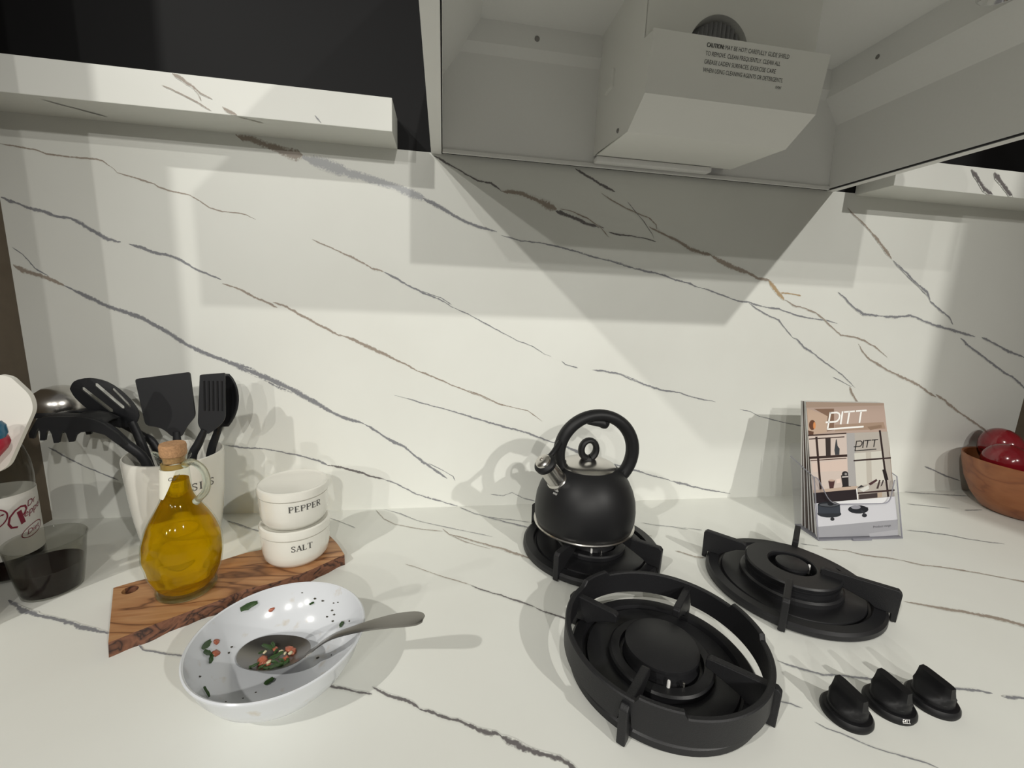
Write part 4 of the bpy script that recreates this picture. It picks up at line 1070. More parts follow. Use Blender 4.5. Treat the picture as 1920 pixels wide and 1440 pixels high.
knob((.0435, -.483, 0), 'black burner knob at the wok ring end of the row of three')
knob((.0975, -.4805, 0), 'black burner knob with small white logo, middle of the row of three', True)
knob((.1490, -.4815, 0), 'black burner knob farthest from the wok ring in the row of three')

# ------------------------------------------------------------------ kettle
kt = tag(empty('kettle', (-.131, -.162, .0465)), 'matt black whistling kettle with steel lid and hoop handle', 'kettle')
mesh('body', lathe([(0, .002), (.074, .002), (.0785, .006), (.0805, .014), (.0808, .030), (.0790, .046), (.0745, .061), (.0675, .075), (.0585, .087), (.0500, .0945), (.0435, .0985), (.0435, .0955), (0, .0955)], 80), M['kettle'], kt)
mesh('base_rim', lathe([(.060, 0), (.0775, 0), (.0808, .0012), (.0815, .003), (.0808, .0048), (.0780, .0055)], 80), M['steel'], kt)
mesh('lid', lathe([(.0440, .0965), (.0445, .0985), (.0430, .1002), (.0360, .1035), (.0260, .1065), (.0140, .1082), (0, .1085)], 64), M['steel'], kt)
loop = [(.0125 * math.cos(a_), 0, .1245 + .0150 * math.sin(a_)) for a_ in [math.radians(q) for q in range(-70, 251, 16)]]
mesh('lid_knob', xf(tube(loop, [.0056, .0050, .0046, .0050, .0056], 14, flat=1.4, upv=(0, 1, 0)), Matrix.Rotation(math.radians(2), 4, 'Z')), M['soft_black'], kt)
mesh('lid_knob_foot', lathe([(0, .1125), (.008, .112), (.010, .108), (0, .107)], 24), M['soft_black'], kt)
hc, hr = (.0115, -.003, .1205), .0610
path = [(hc[0] + hr * math.cos(math.radians(q)), hc[1], hc[2] + hr * math.sin(math.radians(q))) for q in range(-42, 206, 6)]
mesh('handle', tube(path, [.0098, .0102, .0104, .0100, .0092, .0094, .0098, .0096, .0090], 18, flat=1.15, upv=(0, 1, 0)), M['soft_black'], kt)
mesh('handle_trigger', tube(smooth_path([(hc[0] - .018, hc[1], hc[2] + .050), (hc[0] + .003, hc[1], hc[2] + .0485), (hc[0] + .010, hc[1], hc[2] + .0470), (hc[0] + .0155, hc[1], hc[2] + .0510)], 5), [.004, .0072, .0084, .004], 12), M['soft_black'], kt)
for _b in (tube([(-.050, -.004, .0900), (-.0455, -.003, .0985), (-.0455, -.003, .108)], [.010, .0095, .0085], 12), tube([(.060, -.003, .076), (.057, -.003, .083), (.0555, -.003, .090)], [.0095, .0105, .0100], 12)):
    mesh('handle_bracket', _b, M['soft_black'], kt)
s0, s1 = Vector((-.053, -.022, .0795)), Vector((-.0805, -.036, .1165))
ax = (s1 - s0).normalized()
def on_axis(prof, base):
    q = Vector((0, 0, 1)).rotation_difference(ax).to_matrix().to_4x4()
    return xf(lathe(prof, 36), Matrix.Translation(base) @ q)
L_ = (s1 - s0).length
mesh('spout', on_axis([(.0165, 0), (.0165, .006), (.0150, .008), (.0146, .010), (.0142, L_ - .006), (.0120, L_ - .004), (.0120, 0)], s0), M['steel'], kt)
cap = mesh('spout_cap', on_axis([(.013, L_ - .007), (.0165, L_ - .0065), (.0172, L_ - .001), (.0155, L_ + .002), (.0125, L_ + .0035), (.0115, L_ + .001), (0, L_ + .001)], s0), M['soft_black'], kt)
mesh('whistle_disc', on_axis([(.0128, L_ + .002), (.0118, L_ + .0065), (.0085, L_ + .0088), (.0035, L_ + .0092), (.0028, L_ + .0070), (0, L_ + .0070)], s0), M['steel'], cap)
e0 = s0 + ax * (L_ - .002) + Vector((.010, .006, .008))
mesh('cap_lever', tube(smooth_path([e0 + Vector((-.008, -.004, -.004)), e0 + Vector((.004, .004, .006)), Vector((hc[0] - .0585, hc[1] - .002, hc[2] + .022))], 4), [.0045, .0040, .0050], 10), M['soft_black'], cap)
# tiny print below the spout
def on_kettle(x, y, size=.0042):
    a_ = math.radians(207) + (x * size) / .073
    z = .0665 + y * size * .85
    r_ = .0731 - (z - .0635) * .48 + .0004
    return (r_ * math.cos(a_), r_ * math.sin(a_), z)
mesh('small_print', join(glyph_marks(6, lambda x, y: on_kettle(x * .5, y * .7 + 1.2)), glyph_marks(5, lambda x, y: on_kettle(x * .5 + .3, y * .7 - .1))), M['white_print'], kt, smooth=False)

# ------------------------------------------------------------------ brochure stand
SLOPE = .30                     # backward lean of stand and brochures, metres per metre of height
BQ = math.radians(-2.0)
st = tag(empty('brochure_holder', (.3915, -.153, 0), BQ), 'clear acrylic brochure stand on the countertop', 'brochure holder')
W2 = .0855
lean = lambda x, z, y0: (x, y0 + z * SLOPE, z)
def lean_plate(outline, y0, th=.002):
    return plate(outline, th=th, fn=lambda x, z, t: (x, y0 + z * SLOPE + t, z))
front = rounded([(-W2, .0), (W2, .0), (W2, .102), (W2 - .006, .100), (W2 - .020, .060), (-W2 + .030, .060), (-W2 + .008, .104), (-W2, .108)], [0, 0, .004, .006, .014, .018, .008, .003], 6)
mesh('front_panel', lean_plate(front, -.0285), M['acrylic'], st, smooth=False)
mesh('front_edge', tube([lean(x, z + .0004, -.0285) for x, z in front[len(front) * 2 // 8:]], .0009, 6), M['acrylic_edge'], st)
mesh('back_panel', lean_plate(rounded([(-W2, 0), (W2, 0), (W2, .15), (-W2, .15)], [0, 0, .01, .01]), .027), M['acrylic'], st, smooth=False)
for sx in (-1, 1):
    x = sx * W2
    zt0, zt1 = .107, .125
    V = [(x, -.0285, 0), (x, .027, 0), (x, .027 + zt1 * SLOPE, zt1), (x, -.0285 + zt0 * SLOPE, zt0)]
    V += [(x - sx * .002, a_[1], a_[2]) for a_ in V[:4]]
    mesh('side_panel', (V, [(0, 1, 2, 3), (4, 7, 6, 5), (0, 4, 5, 1), (1, 5, 6, 2), (2, 6, 7, 3), (3, 7, 4, 0)]), M['acrylic'], st, smooth=False)
    mesh('side_edge', tube([V[2], V[3], V[0]], .0010, 6), M['acrylic_edge'], st)
mesh('base_plate', box(-W2, W2, -.0300, .028, 0, .0025, .0006), M['acrylic_edge'], st)
mesh('base_tab', box(-.020, .018, -.0335, -.0295, 0, .004, .0008), M['acrylic_edge'], st)

PAGE = mat('white_pages', (0.74, 0.73, 0.71, 1), 0.6)
SPINE = mat('brown_cover', (0.13, 0.095, 0.08, 1), 0.4)
def brochure(k, label, y0, x0, wd, ht, slope, cover=False, group=None):
    t = tag(empty('brochure', (.3915, -.153, 0), BQ), label, 'brochure', group)
    th_ = .0022
    zb = .0035
    def fn(u, v, d):
        s = v * ht
        z = zb + s * math.cos(math.atan(slope))
        return (x0 + (u - .5) * wd, y0 + z * slope + d, z)
    q = [(0, 0), (1, 0), (1, 1), (0, 1)]
    V = [fn(u, v, -th_ / 2) for u, v in q] + [fn(u, v, th_ / 2) for u, v in q]
    mesh('pages', (V, [(0, 1, 2, 3), (7, 6, 5, 4), (0, 4, 5, 1), (1, 5, 6, 2), (2, 6, 7, 3), (3, 7, 4, 0)]), PAGE, t, smooth=False)
    e = .0002
    V = [fn(u, v, -th_ / 2 - e) for u, v in q] + [fn(u, v, -th_ / 2 - e - .0004) for u, v in q]
    cv = mesh('cover', (V, [(3, 2, 1, 0), (4, 5, 6, 7), (0, 1, 5, 4), (1, 2, 6, 5), (2, 3, 7, 6), (3, 0, 4, 7)]), SPINE, t, smooth=False)
    if not cover: return t
    d0 = -th_ / 2 - e - .0004
    V, F, C = [], [], []
    for i, (col, pts) in enumerate(COVER):
        k0 = len(V)
        V += [fn(u, v, d0 - .00002 - i * .000008) for u, v in pts]
        F.append(tuple(range(k0, k0 + len(pts))))
        C.append(srgb(*col))
    top = d0 - .00004 - len(COVER) * .000008
    def frame(fr_):
        (ox, oy), (ax_, ay), (bx_, by) = fr_
        return lambda x, y, z=0: fn(ox + x * ax_ + y * bx_, oy + x * ay + y * by, top)
    def add(d, col):
        k0 = len(V)
        V.extend(d[0]); F.extend(tuple(i + k0 for i in f) for f in d[1]); C.extend([srgb(*col)] * len(d[1]))
    add(strokes(LOGO, frame(LOGO_WHITE)), (246, 245, 242))
    add(strokes([(p, w * .9) for p, w in LOGO], frame(LOGO_BLACK)), (24, 22, 24))
    td = text_data('Product range', 1.0)
    wd_ = max(q_[0] for q_ in td[0])
    fr_ = frame(RANGE_TEXT)
    add(([fr_(q_[0] * 6.1 / wd_, q_[1]) for q_ in td[0]], td[1]), (60, 60, 64))
    me = bpy.data.meshes.new('cover_print')
    me.from_pydata([tuple(v) for v in V], [], F)
    ca = me.color_attributes.new('print', 'FLOAT_COLOR', 'CORNER')
    for p in me.polygons:
        for li in p.loop_indices:
            ca.data[li].color = C[p.index]
    me.materials.append(M['print'])
    link(bpy.data.objects.new('cover_print', me), cv)
    return t
brochure(0, 'front brochure with white and black logos, kitchen photo and burner pictures', -.0225, -.0010, .1648, .2445, .322, True)
for k in range(5):
    yb0, yt0 = -.0150 + k * .0082, .0572 + k * .0031
    brochure(k + 1, 'plain-edged brochure stacked behind the front one in the clear stand', yb0, .0022 + .0006 * (k % 3), .162, .2425 - .0015 * k, (yt0 - yb0) / .236, group='brochures behind the front one')

# ------------------------------------------------------------------ fruit bowl and apples
wbowl = tag(mesh('wooden_bowl', lathe([(0, 0), (.050, 0), (.062, .006), (.080, .030), (.094, .062), (.102, .092), (.1055, .112), (.1045, .1135), (.1010, .112), (.097, .092), (.088, .062), (.074, .032), (.050, .014), (0, .012)], 72), M['bowl_wood'], None, (.856, -.1155, 0)),
            'brown turned wooden bowl filled with red apples', 'bowl')
def apple(loc, r, tilt, label):
    t = tag(empty('apple', loc), label, 'apple', 'apples in the wooden bowl')
    prof = []
    for i in range(25):
        a_ = -PI / 2 + PI * i / 24
        rr = math.cos(a_) * (1 + .10 * math.sin(a_))
        z = math.sin(a_) * .92
        if a_ > 1.0: z -= (a_ - 1.0) ** 2 * 1.0
        if a_ < -1.15: z += (-1.15 - a_) ** 2 * 1.2
        prof.append((max(rr, 0 if i in (0, 24) else .01) * r * 1.04, z * r))
    prof[0] = (0, prof[0][1]); prof[-1] = (0, prof[-1][1])
    R_ = Matrix.Rotation(tilt[0], 4, 'X') @ Matrix.Rotation(tilt[1], 4, 'Y')
    mesh('flesh', xf(lathe(prof, 36), R_), M['apple'], t, angle=80)
    mesh('stalk', xf(tube([(0, 0, r * .52), (.001, 0, r * .8), (.003, .001, r * 1.02)], .0011, 6), R_), M['stem'], t)
apple((.866, -.052, .128), .0385, (.5, .9), 'dark red apple at the back of the bowl near the wall')
apple((.812, -.098, .1085), .0375, (-.3, 1.2), 'shiny red apple with highlights at the front of the bowl')
apple((.888, -.150, .110), .037, (.4, -.3), 'red apple beside the brown side panel in the bowl')
apple((.845, -.120, .056), .036, (.2, .3), 'red apple lying at the bottom of the wooden bowl')

# ------------------------------------------------------------------ olive-wood board
BO = (-.640, -.215)
outline = [(-.716, -.324), (-.775, -.226), (-.749, -.211), (-.698, -.193), (-.675, -.177), (-.646, -.158), (-.625, -.150), (-.546, -.109), (-.523, -.141), (-.504, -.175), (-.527, -.196), (-.544, -.211), (-.577, -.232), (-.613, -.246), (-.637, -.266), (-.675, -.292), (-.697, -.309)]
outl = [(x - BO[0], y - BO[1]) for x, y in outline]
sm = [tuple(p)[:2] for p in smooth_path([(x, y, 0) for x, y in outl[1:8]], 5)] + [tuple(p)[:2] for p in smooth_path([(x, y, 0) for x, y in outl[7:10]], 5)][1:] + [tuple(p)[:2] for p in smooth_path([(x, y, 0) for x, y in outl[9:] + outl[:1]], 5)][1:]
hc2 = (-.752 - BO[0], -.2325 - BO[1])
hole = [(hc2[0] + .0085 * math.cos(2 * PI * i / 16), hc2[1] + .0085 * math.sin(2 * PI * i / 16)) for i in range(16)]
TB = .0155
bd = plate(sm, [hole], TB, fn=lambda x, y, z: (x, y, z + TB / 2))
# live edge: bow the lower rim of the front side outwards a little
nb = len(bd[0]) // 2
V = []
for i, (x, y, z) in enumerate(bd[0]):
    edge = i < nb
    if edge and not (abs(x - hc2[0]) < .012 and abs(y - hc2[1]) < .012):
        f = .004 + .002 * math.sin(x * 90) + .0015 * math.sin(x * 230)
        x, y = x + f * math.sin(BOARD_A) * .6, y - f * .8
    V.append((x, y, z))
board = tag(mesh('cutting_board', (V, bd[1]), [M['olive_wood'], M['bark']], None, (BO[0], BO[1], 0), angle=40),
            'olive-wood serving board with live bark edge and hanging hole', 'cutting board')
for p in board.data.polygons:
    if abs(p.normal.z) < .75 and p.normal.y < -.2: p.material_index = 1

# ------------------------------------------------------------------ olive oil bottle
ob = tag(empty('oil_bottle', (-.684, -.236, TB)), 'corked glass jug of golden olive oil on the wooden board', 'bottle')
OUT = [(0, 0), (.0300, 0), (.0325, .002), (.0330, .006), (.0310, .0095), (.0325, .013), (.0370, .024), (.0408, .038), (.0425, .053), (.0418, .068), (.0385, .083), (.0325, .098), (.0250, .112), (.0190, .124), (.0160, .134), (.0148, .146), (.0143, .165), (.0143, .172), (.0152, .1745), (.0172, .1775), (.0180, .1795), (.0172, .1812), (.0150, .1812), (.0118, .1795), (.0116, .170)]
def embossed(prof, n=96, amp=.0007):
    V, F = lathe(prof, n)
    W = []
    for x, y, z in V:
        r_ = math.hypot(x, y)
        if .016 < z < .095 and r_ > .02:
            a_ = math.atan2(y, x)
            g = math.sin(a_ * 5 + z * 120) * math.sin(a_ * 3 - z * 70) + .6 * math.sin(z * 260 + 2 * math.sin(a_ * 4))
            k = 1 + amp * g / r_ * math.sin((z - .016) / .079 * PI)
            x, y = x * k, y * k
        W.append((x, y, z))
    return W, F
def refine(prof, step=.0035):
    P = smooth_path([(r_, z, 0) for r_, z in prof], 4)
    return [(max(0, p.x), p.y) for p in P]
mid = [(r_, z) for r_, z in OUT[4:18]]
prof = OUT[:4] + refine(mid) + OUT[18:]
mesh('glass_body', embossed(prof), M['bottle_skin'], ob, angle=60)
oil_top = .150
inner = [(0, .0085), (.0270, .0085)] + [(r_ - .0016, z) for r_, z in refine(OUT[5:18]) if z < oil_top] + [(.0130, oil_top), (0, oil_top)]
mesh('oil', embossed(inner), M['oil'], ob, angle=60)
mesh('foot', lathe([(0, .0004), (.0296, .0004), (.0320, .0026), (.0324, .006), (.0306, .0078), (0, .0078)], 64), M['glass'], ob)
hp = smooth_path([(.013, -.004, .169), (.022, -.005, .1735), (.034, -.007, .1655), (.0385, -.008, .150), (.035, -.007, .136), (.0275, -.006, .1270), (.0225, -.005, .1215)], 6)
mesh('handle', tube(hp, [.0042, .0040, .0040, .0042, .0042, .0046], 14), M['glass'], ob)
mesh('spout_lip', tube(smooth_path([(-.0168, .002, .1790), (-.0215, .003, .1815), (-.0250, .0035, .1822)], 4), [.0030, .0026, .0018], 8), M['glass'], ob)
mesh('cork', lathe([(0, .1725), (.0108, .1725), (.0118, .1800), (.0133, .1812), (.0139, .1850), (.0137, .1880), (.0139, .1925), (.0130, .1955), (0, .1960)], 36), M['cork'], ob)
mesh('gold_band', lathe([(.0118, .1650), (.0136, .1655), (.0137, .1712), (.0118, .1716)], 36), mat('gold_seal', (.55, .36, .12, 1), .3, .6), ob)
# paper collar folded round the neck, cut on the slant
V, F = [], []
N = 22
a0, a1 = math.radians(-165), math.radians(-38)
for i in range(N + 1):
    a_ = a0 + (a1 - a0) * i / N
    zt = .1655
    zb_ = min(.1652, .1300 + max(0, (i / N - .42)) * .085)
    for z in (zb_, zt):
        rr = .0150 + max(0, (.146 - z)) * .18
        V.append((rr * math.cos(a_), rr * math.sin(a_), z))
F = [(2 * i, 2 * i + 2, 2 * i + 3, 2 * i + 1) for i in range(N)]
col_ = mesh('paper_collar', (V, F), M['paper'], ob)
td = text_data('en Oil', .0062, shear=.35)
def on_neck(x, z, aa):
    return (.0154 * math.cos(aa + x / .0152), .0154 * math.sin(aa + x / .0152), z)
mesh('collar_lettering', ([on_neck(q[0], .1535 + q[1], math.radians(-122)) for q in td[0]], td[1]), M['ink_soft'], col_, smooth=False)
mesh('collar_marks', glyph_marks(4, lambda x, y: on_neck(x * .0012, .1560 + y * .0022 + x * .0011, math.radians(-58))), M['ink_soft'], col_, smooth=False)

# ------------------------------------------------------------------ salt and pepper cellars
def cellar(z, word, z_word, step, label):
    t = tag(empty('ceramic_cellar', (-.573, -.166, z)), label, 'jar', 'stacked ceramic cellars')
    body = [(0, 0), (.034, 0), (.0390, .002), (.0430, .008), (.0448, .018), (.0455, .030), (.0457, .0440), (.0440, .0440), (.0440, .030), (0, .010)]
    mesh('body', lathe(body, 72), M['ceramic'], t)
    mesh('lid', lathe([(0, .0445), (.0452, .0445), (.0468, .0462), (.0470, .0530), (.0462, .0565), (.0440, .0580), (.0420, .0572), (.0400, .0565), (0, .0562)], 72), M['ceramic'], t)
    mesh('lettering', serif_on_cylinder(word, .0088, .0455, -77, step, z_word, lambda zz: .0448 + (zz - .018) * .058 + .00015), M['ink_soft'], t, smooth=False)
    return t
cellar(TB, 'SALT', .0330, 8.9, 'cream ceramic cellar lettered SALT, standing on the wooden board')
cellar(TB + .0570, 'PEPPER', .0345, 9.3, 'cream ceramic cellar lettered PEPPER, stacked on the other one')

# ------------------------------------------------------------------ utensil crock and utensils
CR = (-.770, -.083)
ck = tag(empty('utensil_crock', (CR[0], CR[1], 0)), 'tall cream ceramic crock holding black kitchen utensils', 'crock')
mesh('body', lathe([(0, 0), (.044, 0), (.0485, .003), (.0530, .020), (.0572, .050), (.0604, .085), (.0628, .120), (.0640, .143), (.0632, .1465), (.0612, .1470), (.0602, .143), (.0590, .120), (.0560, .085), (.050, .03), (.044, .010), (0, .008)], 80), M['ceramic'], ck)
mesh('lettering', serif_on_cylinder('UTENSILS', .0118, .062, -73.5, 7.75, .1065, lambda zz: .0604 + (zz - .085) * .0686 + .0002), M['ink_soft'], ck, smooth=False)

def utensil(name, label):
    return tag(empty(name, (CR[0], CR[1], .0105)), label, 'utensil', 'black utensils in the crock')
OX, OY, OZ = CR[0], CR[1], .0105
L = lambda x, y, z: (x - OX, y - OY, z - OZ)

# solid turner
t = utensil('turner', 'black nylon turner with wide solid square blade')
head = rounded([(-.8085, .262), (-.7355, .2735), (-.7300, .207), (-.742, .192), (-.7500, .176), (-.7620, .176), (-.776, .190), (-.7975, .1935)], [.004, .004, .006, .01, .004, .004, .01, .006], 4)
mesh('blade', plate(head, th=.0028, fn=lambda x, z, d: L(x, -.096 + (z - .19) * .10 + d, z)), M['nylon'], t, smooth=False)
mesh('handle', tube([L(-.7560, -.0985, .184), L(-.7555, -.1000, .165), L(-.7550, -.1010, .140), L(-.7560, -.1000, .06), L(-.7575, -.0985, .0130)], [.0045, .0062, .0068, .0072, .0072], 12, flat=.7, upv=(0, 1, 0)), M['nylon'], t)

# slotted turner with ridges
t = utensil('ridged_turner', 'black nylon turner with narrow ridged blade')
head = rounded([(-.7190, .2705), (-.6850, .2740), (-.6870, .203), (-.699, .190), (-.711, .181), (-.7195, .185), (-.7250, .196)], [.002, .002, .008, .006, .003, .003, .006], 4)
yb = lambda z: -.100 + (z - .19) * .08
blade = mesh('blade', plate(head, th=.0026, fn=lambda x, z, d: L(x, yb(z) + d, z)), M['nylon'], t, smooth=False)
for i in range(5):
    x = -.7145 + i * .0060
    mesh('ridge', tube([L(x + .0012, yb(.262) - .0018, .262), L(x, yb(.217) - .0018, .217)], .0011, 8), M['soft_black'], blade)
mesh('handle', tube(smooth_path([L(-.7160, -.100, .188), L(-.7270, -.099, .166), L(-.7390, -.098, .140), L(-.7430, -.089, .080), L(-.7450, -.078, .0135)], 4), [.0046, .0060, .0066, .0072, .0072], 12, flat=.75, upv=(0, 1, 0)), M['nylon'], t)

# plain spoon behind it
t = utensil('serving_spoon', 'black nylon serving spoon half hidden behind the ridged turner')
V, F = [], []
for i in range(13):
    s = i / 12
    z = .186 + s * .082
    w = .0215 * math.sin(PI * min(1, .12 + s * .86)) ** .6
    for j in range(9):
        u = -1 + j / 4
        V.append(L(-.694 - (1 - s) * .012 + u * w, -.078 + .012 * (1 - u * u) * math.sin(PI * s) + (z - .19) * .06, z))
F = [(i * 9 + j, i * 9 + j + 1, (i + 1) * 9 + j + 1, (i + 1) * 9 + j) for i in range(12) for j in range(8)]
o = mesh('bowl', (V, F), M['nylon'], t)
o.modifiers.new('thickness', 'SOLIDIFY').thickness = .0024
mesh('handle', tube(smooth_path([L(-.7045, -.0750, .193), L(-.7150, -.0735, .168), L(-.7250, -.0720, .140), L(-.7380, -.064, .08), L(-.7480, -.056, .0135)], 4), [.0046, .0056, .0064, .0070, .0070], 12, flat=.75, upv=(0, 1, 0)), M['nylon'], t)

# slotted spoon
t = utensil('slotted_spoon', 'black nylon spoon with three long slots')
head = [tuple(p)[:2] for p in smooth_path([(-0.9081, 0.2424, 0), (-0.9003, 0.2543, 0), (-0.8818, 0.2589, 0), (-0.8601, 0.2527, 0), (-0.8395, 0.2352, 0), (-0.824, 0.2125, 0), (-0.8225, 0.197, 0), (-0.8312, 0.1857, 0), (-0.8467, 0.1841, 0), (-0.8694, 0.1939, 0), (-0.889, 0.2104, 0), (-0.9034, 0.228, 0), (-0.9081, 0.2424, 0)], 3)][:-1]
def slot(x0, z0, x1, z1, w):
    a_ = Vector((x0, z0)); b2 = Vector((x1, z1)); d = (b2 - a_).normalized(); nn = Vector((-d.y, d.x)) * w
    return [tuple(a_ + nn), tuple(a_ - d * w), tuple(a_ - nn), tuple(b2 - nn), tuple(b2 + d * w), tuple(b2 + nn)]
slots = [slot(-0.8905, 0.2429, -0.857, 0.2094, 0.0028), slot(-0.8735, 0.2491, -0.8416, 0.2145, 0.0028), slot(-0.8529, 0.2424, -0.8323, 0.2161, 0.002)]
mesh('bowl', plate(head, slots, .0026, fn=lambda x, z, d: L(x, -.070 + 4 * ((x + 0.8653) * .66 + (z - 0.2207) * .75) ** 2 + d, z)), M['nylon'], t, smooth=False)
mesh('handle', tube(smooth_path([L(-0.8323, -.070, 0.1919), L(-0.8261, -.071, 0.1733), L(-.8180, -.073, .1450), L(-.8080, -.072, .085), L(-.7980, -.071, .0135)], 4), [.0060, .0062, .0066, .0070, .0070], 12, flat=.75, upv=(0, 1, 0)), M['nylon'], t)

# pasta server: arched claw seen from its side
t = utensil('pasta_server', 'black nylon pasta server with hanging claw teeth')
claw = [(-0.9288, 0.1822), (-0.929, 0.189), (-0.9205, 0.2023), (-0.9159, 0.2096), (-0.9034, 0.2125), (-0.8877, 0.213), (-0.872, 0.213), (-0.8608, 0.212), (-0.8476, 0.2085), (-0.8368, 0.2026), (-0.8199, 0.1869), (-0.8098, 0.1716), (-0.8216, 0.1717), (-0.8364, 0.1862), (-0.852, 0.1912), (-0.8659, 0.1902), (-0.8721, 0.1859), (-0.8762, 0.1764), (-0.8818, 0.1759), (-0.8838, 0.1887), (-0.8871, 0.193), (-0.8907, 0.1874), (-0.8946, 0.1752), (-0.9005, 0.1747), (-0.9013, 0.1874), (-0.9041, 0.1955), (-0.9077, 0.1902), (-0.911, 0.1786), (-0.9168, 0.1786), (-0.915, 0.1902), (-0.9159, 0.1969), (-0.9198, 0.1916), (-0.9238, 0.1814)]
# near flank with its teeth, far flank with its teeth, and the arched back that joins them
mesh('claw_flank', plate(claw, th=.0034, fn=lambda x, z, d: L(x, -.1180 + d - .05 * max(0, z - .2), z)), M['nylon'], t, smooth=False)
mesh('claw_flank', plate(claw[:10] + claw[13:], th=.0034, fn=lambda x, z, d: L(x - .003, -.0830 + d, z)), M['nylon'], t, smooth=False)
V, F = [], []
ridge = [(x, z) for x, z in claw[1:10]]
for x, z in ridge:
    for j in range(9):
        u = -1 + j / 4
        V.append(L(x - .0015 * (u + 1), -.0990 + u * .0190, z + .0016 - .0035 * u * u))
F = [(i * 9 + j, i * 9 + j + 1, (i + 1) * 9 + j + 1, (i + 1) * 9 + j) for i in range(len(ridge) - 1) for j in range(8) if not (i in (2, 4) and j in (3, 4, 5))]
o = mesh('claw_back', (V, F), M['nylon'], t)
o.modifiers.new('thickness', 'SOLIDIFY').thickness = .003
mesh('handle', tube(smooth_path([L(-.8480, -.1120, .1990), L(-.8330, -.1130, .1900), L(-.8160, -.1120, .1700), L(-.7960, -.1070, .1400), L(-.7900, -.099, .070), L(-.7860, -.094, .0140)], 4), [.0090, .0080, .0072, .0070, .0072, .0070], 12, flat=.8, upv=(0, 1, 0)), M['nylon'], t)

# ladle: steel cup turned over, black handle
t = utensil('ladle', 'stainless steel ladle cup with black rim, turned upside down')
lc = L(-.9440, -.0415, .2055)
mesh('cup', mv(lathe([(.0350, 0), (.0360, .006), (.0345, .015), (.0290, .025), (.0200, .0320), (.0090, .0350), (0, .0355)], 48), *lc), M['steel'], t)
mesh('rim', mv(lathe([(.0330, -.007), (.0360, -.007), (.0366, -.001), (.0356, .0012), (.0330, .0012), (.0330, -.007)], 48), *lc), M['nylon'], t)
mesh('handle', tube(smooth_path([(lc[0] + .030, lc[1], lc[2] - .003), L(-.8750, -.048, .1900), L(-.8350, -.050, .1650), L(-.8120, -.053, .1400), L(-.7780, -.056, .0140)], 5), [.0042, .0052, .0060, .0064, .0068], 12, flat=.7, upv=(0, 1, 0)), M['nylon'], t)

# ------------------------------------------------------------------ food bowl, spoon and leftovers
BC = (-.5226, -.377)
fb = tag(mesh('food_bowl', lathe([(0, .001), (.040, .001), (.042, 0), (.0455, 0), (.0475, .003), (.0560, .010), (.0660, .021), (.0745, .036), (.0795, .050), (.0815, .0535), (.0818, .0555), (.0805, .0565), (.0790, .0555), (.0765, .047), (.070, .033), (.060, .020), (.045, .010), (.030, .0065), (0, .006)], 96), M['melamine'], None, (BC[0], BC[1], 0)),
         'white round bowl with salsa remains and a spoon in it', 'bowl')
SD = math.radians(-16.2)
sp = tag(empty('spoon', (-.531, -.364, .0098), SD), 'stainless steel spoon with salsa resting in the white bowl', 'spoon')
def spoon_grid(stations, th=.0011, m_=9):
    V, F = [], []
    for s, w, z, dep in stations:
        for j in range(m_):
            u = -1 + 2 * j / (m_ - 1)
            V.append((s, u * w, z - dep * (1 - u * u)))
    k = len(V)
    V += [(x, y * .985, z - th) for x, y, z in V]
    R_ = len(stations)
    for i in range(R_ - 1):
        for j in range(m_ - 1):
            q = (i * m_ + j, i * m_ + j + 1, (i + 1) * m_ + j + 1, (i + 1) * m_ + j)
            F += [q, tuple(a_ + k for a_ in reversed(q))]
        for j in (0, m_ - 1):
            F.append((i * m_ + j, (i + 1) * m_ + j, (i + 1) * m_ + j + k, i * m_ + j + k))
    F.append(tuple(range(m_)) + tuple(range(k + m_ - 1, k - 1, -1)))
    e = (R_ - 1) * m_
    F.append(tuple(range(e, e + m_)) + tuple(range(k + e + m_ - 1, k + e - 1, -1)))
    return V, F
bs = []
for i in range(25):
    u = -math.cos(PI * i / 24)
    s = -.004 + u * .0385
    w = .0240 * math.sqrt(max(.004, 1 - abs(u) ** 2.3)) * (1 - .06 * u)
    bs.append((s, w, .0115 + .0035 * u + .002 * u * u, .0082 * (1 - u * u)))
mesh('spoon_bowl', spoon_grid(bs), M['spoon_steel'], sp)
hs_ = [(.0325, .0050, .0152, .0), (.040, .0040, .0215, -.0008), (.050, .0038, .0315, -.0010), (.064, .0042, .0420, -.0008), (.084, .0056, .0520, -.0006), (.105, .0076, .0610, -.0006), (.128, .0098, .0690, -.0005), (.146, .0100, .0735, -.0004), (.155, .0080, .0750, -.0003), (.159, .0040, .0755, -.0002)]
hsm = [tuple(p) for p in smooth_path([h[:3] for h in hs_], 3)]
mesh('spoon_handle', spoon_grid([(a_, b2, c2, -.0007) for a_, b2, c2 in hsm], .0017, 7), M['spoon_steel'], sp)

